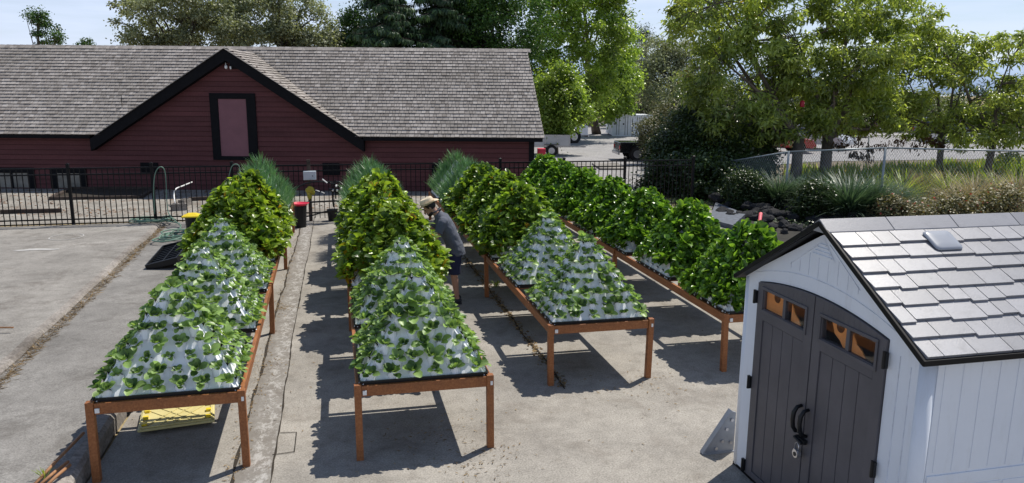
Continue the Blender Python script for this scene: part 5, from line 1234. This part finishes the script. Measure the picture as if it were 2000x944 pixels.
# ------------------------------------------------------------------ vehicles and containers
m_tyre = plain('tyre_rubber', (.02, .02, .02), .8); m_win = plain('car_glass', (.02, .025, .03), .06, spec=.8, var=.05)
def paint(nm, c, r=.25): 
    t = NT(nm); cc = t.ramp(t.noise(2, 4), [(.3, tuple(x*.9 for x in c)), (.7, c)]); t.p.inputs['Coat Weight'].default_value = .6; return t.set(cc, r, .1, .5)
m_chrome = plain('wheel_alloy', (.5, .5, .52), .3, .8, var=.05); m_tail = plain('tail_lamp', (.45, .02, .02), .2); m_head = plain('head_lamp', (.75, .77, .8), .1)
def vehicle(name, label, cat, loc, rz, prof, cab, color, wid=1.8, wr=.36, wx=(-1.35, 1.35), L=4.6, bed=None, group=None):
    """profile in x (length) / z; cab = greenhouse polygon"""
    t_ = thing(name, label, cat, loc, rz, group); h = wid/2; mb = MB()
    n = len(prof); ins = .06
    vs = [(x, -h, z) for x, z in prof]+[(x, h, z) for x, z in prof]
    mb.add(vs, [tuple(range(n)), tuple(range(n, 2*n))[::-1]]+[(i, i+n, (i+1) % n+n, (i+1) % n) for i in range(n)])
    obj('body', mb, color, t_, bevel=.045)
    k = len(cab); t0 = .82
    top = max(z for _, z in cab); low = min(z for _, z in cab)
    f = lambda z: h*.97-(h*.2)*(z-low)/(top-low)
    mb = MB().add([(x, -f(z), z) for x, z in cab]+[(x, f(z), z) for x, z in cab], [tuple(range(k)), tuple(range(k, 2*k))[::-1]]+[(i, i+k, (i+1) % k+k, (i+1) % k) for i in range(k)])
    c_ = obj('cabin', mb, m_win, t_, bevel=.02)
    xs_ = [x for x, z in cab if z > top-.05]; mb = MB().box((min(xs_)-.06, -f(top)-.01, top-.02), (max(xs_)+.06, f(top)+.01, top+.035))
    lows = sorted([x for x, z in cab if z < low+.05]); tops = sorted(xs_)
    for s in (-1, 1):
        for (xa, xb) in ((lows[0], tops[0]), (lows[-1], tops[-1]), ((lows[0]+lows[-1])/2, (tops[0]+tops[-1])/2)):
            mb.bar((xa, s*(h*.975), low), (xb, s*(f(top)+.012), top), .075, .03)
    obj('roof_frame', mb, color, t_, bevel=.01)
    for x in wx:
        for s in (-1, 1):
            w = obj('wheel', MB().tube([(x, s*(h-.20), wr), (x, s*(h+.012), wr)], wr, 22), m_tyre, t_, bevel=.02)
            obj('rim', MB().tube([(x, s*(h-.01), wr), (x, s*(h+.022), wr)], wr*.6, 14), m_chrome, w)
            obj('wheel_arch', MB().tube([(x, s*(h-.16), wr+.03), (x, s*(h+.003), wr+.03)], wr*1.18, 20), m_soil, t_)
    xm, xM = min(x for x, _ in prof), max(x for x, _ in prof)
    for s in (-1, 1):
        obj('tail_light', MB().box((xm-.012, s*h*.78-.1, .72), (xm+.05, s*h*.78+.1, .95)), m_tail, t_); obj('headlight', MB().box((xM-.05, s*h*.72-.18, .62), (xM+.012, s*h*.72+.18, .78)), m_head, t_)
    obj('bumper', MB().box((xm-.10, -h*.95, .38), (xm-.0, h*.95, .56)), m_chrome, t_, bevel=.02); obj('bumper', MB().box((xM, -h*.95, .34), (xM+.09, h*.95, .54)), color, t_, bevel=.02)
    obj('number_plate', MB().box((xm-.116, -.16, .58), (xm-.10, .16, .70)), m_tag, t_)
    return t_
CAR = dict(prof=[(-2.2, .35), (2.2, .3), (2.25, .62), (2.1, .78), (1.1, .92), (-1.7, .98), (-2.2, .92)], cab=[(1.15, .9), (.45, 1.40), (-.95, 1.43), (-1.8, .96)], wx=(-1.35, 1.35), wr=.33)
SUV = dict(prof=[(-2.3, .42), (2.3, .4), (2.35, .75), (2.2, .98), (1.2, 1.05), (-2.25, 1.08)], cab=[(1.25, 1.04), (.65, 1.65), (-1.95, 1.68), (-2.25, 1.06)], wx=(-1.4, 1.4), wr=.38)
PICK = dict(prof=[(-2.8, .5), (2.7, .45), (2.75, .85), (2.6, 1.08), (1.45, 1.14), (-2.78, 1.16)], cab=[(1.5, 1.12), (.95, 1.74), (-.6, 1.76), (-.78, 1.14)], wx=(-1.75, 1.8), wr=.42)
def onpx(px, py): return tuple(G(px, py))
m_pw = paint('white_car_paint', (.80, .81, .82)); m_pk = paint('black_car_paint', (.012, .012, .014)); m_pr = paint('red_car_paint', (.42, .03, .03)); m_pm = paint('maroon_car_paint', (.14, .02, .03)); m_ps = paint('blue_grey_car_paint', (.20, .26, .33)); m_pwh = paint('silver_car_paint', (.55, .56, .58))
p = G(1092, 279); vehicle('pickup_truck', 'white pickup truck parked under the small maple beside the barn', 'pickup', (p[0]-1.0, p[1], 0), R(190), color=m_pw, **PICK)
p = G(1272, 313); vehicle('pickup_truck', 'black pickup truck with its tail out from behind the layered conifer shrub', 'pickup', (p[0]+.7, p[1]+.2, 0), R(-8), color=m_pk, **PICK).scale = (.86, .86, .80)
p = G(1505, 297); vehicle('parked_car', 'red car parked behind the ivy hedge and first cherry trunk', 'car', (p[0], p[1], 0), R(-20), color=m_pr, **CAR)
p = G(1588, 290); vehicle('parked_car', 'silver car parked right behind the red car between the cherry trunks', 'car', (p[0], p[1], 0), R(-60), color=m_pwh, **CAR)
p = G(1632, 268); vehicle('pickup_truck', 'maroon pickup truck parked across the lot behind the second cherry trunk', 'pickup', (p[0], p[1], 0), R(175), color=m_pm, **PICK)
p = G(1852, 276); vehicle('parked_suv', 'blue grey estate car parked across the lot behind the third cherry tree', 'car', (p[0], p[1], 0), R(-18), color=m_ps, **SUV)
# flat utility trailer beside the barn
p = G(1075, 303); tr_ = thing('utility_trailer', 'small white panelled utility trailer beside the right end of the barn', 'trailer', (p[0], p[1], 0), R(-12))
obj('side_panel', MB().box((-1.0, -.75, .55), (1.0, -.71, 1.10)), m_pwh, tr_); obj('side_panel', MB().box((-1.0, .71, .55), (1.0, .75, 1.10)), m_pwh, tr_)
obj('end_panel', MB().box((-1.0, -.709, .55), (-.96, .709, 1.10)), m_pwh, tr_); obj('end_panel', MB().box((.96, -.709, .55), (1.0, .709, 1.10)), m_pwh, tr_); obj('deck', MB().box((-.959, -.709, .56), (.959, .709, .60)), m_oldwood, tr_)
mb = MB()
for x in (-.99, -.33, .33, .97): mb.box((x-.02, -.78, .5), (x+.02, -.751, 1.12))
mb.box((-1.02, -.785, 1.101), (1.02, -.70, 1.13)); mb.box((1.0, -.05, .42), (1.9, .05, .5)); mb.box((-1.0, -.6, .46), (1.0, -.5, .54)); mb.box((-1.0, .5, .46), (1.0, .6, .54)); obj('frame', mb, m_steel, tr_)
for s in (-1, 1): w = obj('wheel', MB().tube([(0, s*.78, .3), (0, s*.95, .3)], .3, 18), m_tyre, tr_); obj('rim', MB().tube([(0, s*.8, .3), (0, s*.96, .3)], .17, 12), m_chrome, w); obj('mudguard', MB().box((-.4, s*.86-.12, .62), (.4, s*.86+.12, .65)), m_pk, tr_)
# red hose reel box at the barn corner
p = np.array(B3(18.05, .9, 0)); rr_ = thing('red_cabinet', 'narrow red cabinet standing against the right end wall of the barn', 'cabinet', (p[0], p[1], 0), R(-12.7))
obj('cabinet_body', MB().box((-.14, -.18, 0), (.14, .18, 1.45)), m_redp, rr_, bevel=.02); obj('cabinet_door', MB().box((-.12, -.196, .12), (.12, -.181, 1.38)), m_redp, rr_); obj('handle', MB().box((.07, -.215, .7), (.09, -.197, .85)), m_black, rr_)
# shipping containers
m_cont = plain('pale_container_paint', (.72, .76, .80), .55, var=.1, scale=2)
for k, (x0, lab) in enumerate(((1196, 'pale grey shipping container with double doors at the end of the car park, left one'), (1236, 'pale grey shipping container with double doors at the end of the car park, right one'))):
    dp = 58.5; a = D(x0, 259, dp); b = D(x0+37, 259, dp); w_ = np.linalg.norm(b-a); u_ = unit(b-a); ang = math.atan2(u_[1], u_[0]); hgt = 1.62
    c_ = thing('shipping_container', lab, 'container', (a[0], a[1], 0), ang, 'shipping containers')
    obj('shell', MB().box((0, .06, .08), (w_, 4.0, hgt)), m_cont, c_); fr_ = MB()
    for lo, hi in (((-.02, 0, .0), (.07, .10, hgt+.04)), ((w_-.07, 0, 0), (w_+.02, .10, hgt+.04)), ((.07, 0, hgt-.07), (w_-.07, .10, hgt+.04)), ((.07, 0, 0), (w_-.07, .10, .09))): fr_.box(lo, hi)
    obj('door_frame', fr_, m_cont, c_)
    for s in (0, 1):
        x_a, x_b = (.08, w_/2-.008) if s == 0 else (w_/2+.008, w_-.08); dr_ = obj('door', MB().box((x_a, .03, .10), (x_b, .058, hgt-.08)), m_cont, c_)
        for q in (.22, .5, .78): obj('panel_rib', MB().box((x_a+(x_b-x_a)*q-.02, .018, .12), (x_a+(x_b-x_a)*q+.02, .0295, hgt-.10)), m_cont, dr_)
        for q in (.36, .66): obj('lock_bar', MB().box((x_a+(x_b-x_a)*q-.012, .0, .11), (x_a+(x_b-x_a)*q+.012, .016, hgt-.09)), m_grey if False else m_iron, dr_)
        obj('data_plate', MB().box((x_a+.05, .014, hgt*.55), (x_a+.16, .0175, hgt*.62)), m_iron, dr_)
# small white sign at the far edge of the lot, woodpile
p = G(1722, 268); s_ = thing('small_sign', 'small white sign on a short post at the far edge of the car park', 'sign', (p[0], p[1], 0)); obj('post', MB().box((-.03, 0, 0), (.03, .04, .7)), m_oldwood, s_); obj('board', MB().box((-.3, -.02, .55), (.3, -.002, .95)), m_tag, s_)
for k, (px, lb) in enumerate(((1668, 'brown heap of cut branches at the far edge of the car park'),)):
    p = G(px, 258); g = np.random.default_rng(3); n = 900
    tag(scatter('brush_pile', tmpl(1, 2, .05, .9, bend=.2), np.stack([p[0]+g.normal(0, 1.6, n), p[1]+g.normal(0, .6, n), np.abs(g.normal(0, .35, n))], -1), g.normal(0, 1, (n, 3))*[1, 1, .3], g.normal(0, 1, (n, 3)), g.uniform(.5, 1.3, n), g.uniform(0, 1, n), m_lit), lb, 'brush pile')

# ------------------------------------------------------------------ the man
class SB(MB):
    def cap(s, a, b, ra, rb, n=16, k=5, fa=(1, 1)):
        """tapered capsule; fa flattens the section"""
        a, b = np.array(a, float), np.array(b, float); d = unit(b-a); ref = np.array([0, 1, 0]) if abs(d[1]) < .9 else np.array([1, 0, 0])
        u = unit(np.cross(d, ref)); w = np.cross(u, d); rings = []
        for i in range(k+1): t = -math.pi/2+math.pi/2*i/k; rings.append((a+d*ra*math.sin(t), max(1e-4, ra*math.cos(t))))
        for i in range(k+1): t = math.pi/2*i/k; rings.append((b+d*rb*math.sin(t), max(1e-4, rb*math.cos(t))))
        vs = []; fs = []
        for c, r_ in rings:
            for j in range(n): q = 2*math.pi*j/n; vs.append(c+u*r_*fa[0]*math.cos(q)+w*r_*fa[1]*math.sin(q))
        m = len(rings)
        for i in range(m-1):
            for j in range(n): fs.append((i*n+j, i*n+(j+1) % n, (i+1)*n+(j+1) % n, (i+1)*n+j))
        fs += [tuple(range(n))[::-1], tuple(range((m-1)*n, m*n))]
        return s.add(vs, fs, 0, .5)
    def loft(s, rings, n=24):
        """rings: (centre, rx, ry, tilt about y)"""
        vs = []; fs = []
        for (c, rx, ry, ti) in rings:
            for j in range(n):
                q = 2*math.pi*j/n; x, y = rx*math.cos(q), ry*math.sin(q); vs.append((c[0]+x*math.cos(ti), c[1]+y, c[2]+x*math.sin(ti)))
        m = len(rings)
        for i in range(m-1):
            for j in range(n): fs.append((i*n+j, i*n+(j+1) % n, (i+1)*n+(j+1) % n, (i+1)*n+j))
        fs += [tuple(range(n))[::-1], tuple(range((m-1)*n, m*n))]
        return s.add(vs, fs, 0, .5)
def fleshy(o, vox, sm=4):
    r_ = o.modifiers.new('remesh', 'REMESH'); r_.mode = 'VOXEL'; r_.voxel_size = vox; r_.use_smooth_shade = True
    if sm: s_ = o.modifiers.new('smooth', 'SMOOTH'); s_.factor = .5; s_.iterations = sm
hip = MAN
man = thing('person', 'man in straw hat, grey polo shirt and navy shorts bending over the chard', 'person', (hip[0], hip[1], 0), R(-6))
m_skin = plain('skin', (.42, .235, .165), .55, var=.08); m_shirt = plain('grey_polo', (.105, .115, .145), .9, var=.15, scale=14, bump=.2); m_short = plain('navy_shorts', (.018, .022, .06), .85, var=.2)
m_hair = plain('dark_hair', (.015, .011, .009), .6); m_strw = plain('straw', (.72, .60, .42), .75, var=.2, scale=40, bump=.4); m_shoe = plain('dark_shoe', (.03, .03, .035), .6)
# facing -x; y<0 is the side toward the viewer (his left)
b = SB()
HC_ = np.array([-.385, 0, 1.565]); fw_ = np.array([-.80, 0, -.60]); upv = np.array([-.60, 0, .80])
def H(f, y, u): return HC_+fw_*f+np.array([0, y, 0])+upv*u
for s in (-1, 1):
    b.cap((.0, s*.095, .88), (-.015, s*.10, .52), .088, .062); b.cap((-.015, s*.10, .50), (-.01, s*.10, .44), .056, .054)
    b.cap((-.0, s*.10, .40), (.035, s*.10, .10), .058, .036); b.cap((.035, s*.10, .11), (.04, s*.10, .06), .037, .04); b.cap((.045, s*.10, .045), (-.15, s*.115, .032), .04, .03, fa=(.8, 1.15))
b.loft([((0, 0, .80), .10, .15, 0), ((0, 0, .93), .12, .165, 0), ((-.03, 0, 1.06), .10, .145, .15), ((-.09, 0, 1.20), .11, .155, .3), ((-.17, 0, 1.34), .115, .17, .5), ((-.22, 0, 1.42), .09, .12, .6)])
b.cap((-.235, 0, 1.42), (-.335, 0, 1.53), .058, .055)
b.ball(HC_+upv*.025+fw_*-.012, .098, .076, .105, 20, 14); b.cap(H(.045, 0, -.03), H(.05, 0, -.085), .052, .038)
b.cap(H(.092, 0, .015), H(.118, 0, -.028), .010, .015); b.cap(H(.086, -.02, -.066), H(.086, .02, -.066), .010, .010); b.cap(H(.084, -.02, -.078), H(.084, .02, -.078), .009, .009)
for s in (-1, 1):
    b.cap(H(.080, s*.045, .03), H(.088, s*.012, .032), .010, .008); b.cap(H(-.01, s*.076, .015), H(-.005, s*.080, -.025), .016, .010, fa=(1, .5))
    # arms: shoulder, elbow, wrist
sh_ = {-1: ((-.19, -.185, 1.37), (-.29, -.235, 1.12), (-.50, -.20, 1.16)), 1: ((-.20, .185, 1.38), (-.36, .24, 1.15), (-.58, .17, 1.25))}
for s, (A, B_, C_) in sh_.items():
    A, B_, C_ = map(np.array, (A, B_, C_)); b.cap(A, B_, .052, .040); b.cap(B_, C_, .040, .026)
    d = unit(C_-B_); side = np.array([0, -s*1.0, 0]); dn = unit(np.cross(d, side)); dn = dn if dn[2] < 0 else -dn
    P0 = C_+d*.02; P1 = C_+d*.085
    b.cap(P0-side*.012, P1-side*.022, .022, .018, fa=(1, .7)); b.cap(P0+side*.012, P1+side*.022, .022, .018, fa=(1, .7))
    for k, (o_, l_) in enumerate(((-.033, .036), (-.011, .044), (.011, .042), (.033, .033))):
        q0 = P1+side*o_*.95; q1 = q0+d*l_*.9+dn*.012; q2 = q1+d*l_*.45+dn*l_*.55; q3 = q2+dn*l_*.5-d*.002
        b.cap(q0, q1, .0095, .0085, 8, 3); b.cap(q1, q2, .0085, .008, 8, 3); b.cap(q2, q3, .008, .007, 8, 3)
    q0 = P0-side*.02+dn*.005; q1 = q0-side*.028+d*.03+dn*.012; q2 = q1+d*.028+dn*.014; b.cap(q0, q1, .013, .010, 8, 3); b.cap(q1, q2, .010, .008, 8, 3)
body = obj('body', b, m_skin, man, smooth=True); fleshy(body, .0065, 5)
b = SB()   # polo shirt
b.loft([((.03, 0, .80), .155, .195, .05), ((.02, 0, .88), .15, .19, .05), ((-.01, 0, .98), .14, .182, .1), ((-.06, 0, 1.10), .135, .18, .22), ((-.11, 0, 1.22), .135, .188, .35), ((-.165, 0, 1.32), .135, .20, .45), ((-.205, 0, 1.40), .115, .175, .55), ((-.25, 0, 1.455), .075, .095, .7), ((-.27, 0, 1.475), .07, .075, .7)])
for s, (A, B_, C_) in sh_.items():
    A, B_ = np.array(A), np.array(B_); M_ = A+(B_-A)*.72; b.cap(A+[.01, -s*.03, .0], A+(B_-A)*.1, .075, .072); b.tube([A, A+(B_-A)*.3, M_], [.070, .070, .073], 18)
sh2 = obj('polo_shirt', b, m_shirt, man, smooth=True); fleshy(sh2, .010, 3)
tx_ = bpy.data.textures.new('cloth_folds', 'CLOUDS'); tx_.noise_scale = .09
dm = sh2.modifiers.new('folds', 'DISPLACE'); dm.texture = tx_; dm.strength = .022; dm.mid_level = .5; dm.texture_coords = 'LOCAL'
b = SB(); nk = [H(-.06, 0, -.10)+np.array([.065*math.cos(q)*1, .068*math.sin(q), .035*math.cos(q)-.0]) for q in np.linspace(0, 2*math.pi, 17)]
obj('collar', SB().tube(nk, .012, 8), m_shirt, sh2, smooth=True)
b = SB()   # shorts
b.loft([((.01, 0, .98), .12, .165, 0), ((.01, 0, .90), .135, .185, 0), ((.0, 0, .80), .135, .19, 0), ((.0, 0, .76), .12, .185, 0)])
for s in (-1, 1): b.loft([((.0, s*.095, .84), .115, .098, 0), ((-.005, s*.10, .70), .112, .10, 0), ((-.01, s*.103, .50), .105, .10, 0)])
so = obj('shorts', b, m_short, man, smooth=True); fleshy(so, .010, 3)
b = SB(); b.ball(HC_+upv*.035-fw_*.022, .098, .083, .098, 18, 12); hr = obj('hair', b, m_hair, man, smooth=True)
hr.modifiers.new('folds', 'DISPLACE').texture = tx_; hr.modifiers['folds'].strength = .01
for s in (-1, 1):
    obj('eye', SB().ball(H(.083, s*.030, .010), .012, .014, .009, 10, 6), m_hair, man, smooth=True)
    obj('eyebrow', SB().cap(H(.090, s*.045, .030), H(.096, s*.016, .034), .006, .006, 8, 3), m_hair, man, smooth=True)
obj('beard', SB().cap(H(.062, 0, -.085), H(.03, -.04, -.088), .040, .028).cap(H(.062, 0, -.085), H(.03, .04, -.088), .040, .028).cap(H(.095, -.022, -.055), H(.095, .022, -.055), .009, .009, 8, 3), m_hair, man, smooth=True)
for s in (-1, 1):
    obj('shoe', SB().cap((.06, s*.10, .05), (-.16, s*.117, .042), .052, .044, fa=(.85, 1.1)).box((-.20, s*.11-.05, 0.0), (.11, s*.11+.05, .022)), m_shoe, man, bevel=.008)
# straw hat: lies on the head, worn
hat = thing('straw_hat', 'pale straw fedora with curled brim worn by the man', 'hat', np.array(man.location)+np.array(Matrix.Rotation(R(-6), 3, 'Z')@Vector(H(-.012, 0, .065))), R(-6))
hat.rotation_euler = (0, R(-26), R(-6))
prof = [(.098, 0), (.102, .03), (.098, .075), (.085, .098), (.055, .095), (.02, .080)]
obj('hat_crown', MB().lathe((0, 0, 0), prof, 28, sx=1.12, sy=.9), m_strw, hat, smooth=True)
mb = MB(); vs = []; n = 36
for (rr0, lift) in ((.09, 0), (.13, -.004), (.165, .002), (.168, .008), (.13, .004), (.09, .008)):
    for j in range(n): q = 2*math.pi*j/n; vs.append((rr0*1.12*math.cos(q), rr0*.98*math.sin(q), lift+.9*max(0, rr0-.1)*(math.sin(q)**2)*.55-.25*max(0, rr0-.1)*(math.cos(q)**2)))
mb.add(vs, [(i*n+j, i*n+(j+1) % n, (i+1)*n+(j+1) % n, (i+1)*n+j) for i in range(5) for j in range(n)]); obj('hat_brim', mb, m_strw, hat, smooth=True)
obj('hat_band', MB().lathe((0, 0, 0), [(.1035, .008), (.1045, .028)], 28, sx=1.12, sy=.9), plain('tan_band', (.30, .20, .10), .7), hat, smooth=True)

# ------------------------------------------------------------------ light and sky
EL, AZ = R(59), math.atan2(-.36, -.25)       # AZ: where the shadows point
sx, sy = .83*math.cos(EL), .557*math.cos(EL); sz = math.sin(EL)
sun = bpy.data.lights.new('sun', 'SUN'); sun.energy = 5.0; sun.angle = R(.53); sun.color = (1, .945, .86)
so_ = bpy.data.objects.new('sun', sun); col.objects.link(so_); so_.rotation_euler = Vector((sx, sy, sz)).to_track_quat('Z', 'Y').to_euler()
wd = bpy.data.worlds.new('World'); scene.world = wd; wd.use_nodes = True; nt = wd.node_tree; bg = nt.nodes['Background']
sky = nt.nodes.new('ShaderNodeTexSky'); sky.sky_type = 'NISHITA'; sky.sun_disc = False; sky.sun_elevation = EL; sky.sun_rotation = math.atan2(sx, sy); sky.altitude = 20; sky.air_density = 1.0; sky.dust_density = .3; sky.ozone_density = 2.5
tc = nt.nodes.new('ShaderNodeTexCoord'); mp = nt.nodes.new('ShaderNodeMapping'); mp.inputs['Scale'].default_value = (1.2, 1.2, 9)
nz = nt.nodes.new('ShaderNodeTexNoise'); nz.inputs['Scale'].default_value = 2.2; nz.inputs['Detail'].default_value = 7; nz.inputs['Roughness'].default_value = .6
rp = nt.nodes.new('ShaderNodeValToRGB'); rp.color_ramp.elements[0].position = .33; rp.color_ramp.elements[0].color = (.35, .35, .35, 1); rp.color_ramp.elements[1].position = .66; rp.color_ramp.elements[1].color = (.9, .9, .9, 1)
mx = nt.nodes.new('ShaderNodeMix'); mx.data_type = 'RGBA'; mx.inputs[7].default_value = (8.2, 9.2, 11.8, 1)
nt.links.new(tc.outputs['Generated'], mp.inputs[0]); nt.links.new(mp.outputs[0], nz.inputs['Vector']); nt.links.new(nz.outputs['Fac'], rp.inputs[0])
sp = nt.nodes.new('ShaderNodeSeparateXYZ'); nt.links.new(tc.outputs['Generated'], sp.inputs[0])
el = nt.nodes.new('ShaderNodeMapRange'); el.inputs[1].default_value = .12; el.inputs[2].default_value = .55; el.inputs[3].default_value = 1; el.inputs[4].default_value = .12; nt.links.new(sp.outputs[2], el.inputs[0])
ml = nt.nodes.new('ShaderNodeMath'); ml.operation = 'MULTIPLY'; nt.links.new(rp.outputs[0], ml.inputs[0]); nt.links.new(el.outputs[0], ml.inputs[1]); nt.links.new(ml.outputs[0], mx.inputs[0]); nt.links.new(sky.outputs[0], mx.inputs[6]); nt.links.new(mx.outputs[2], bg.inputs[0]); bg.inputs[1].default_value = .098
scene.view_settings.view_transform = 'Standard'; scene.view_settings.look = 'None'; scene.view_settings.exposure = 0
scene.render.engine = 'CYCLES'; scene.cycles.max_bounces = 6; scene.cycles.transparent_max_bounces = 8
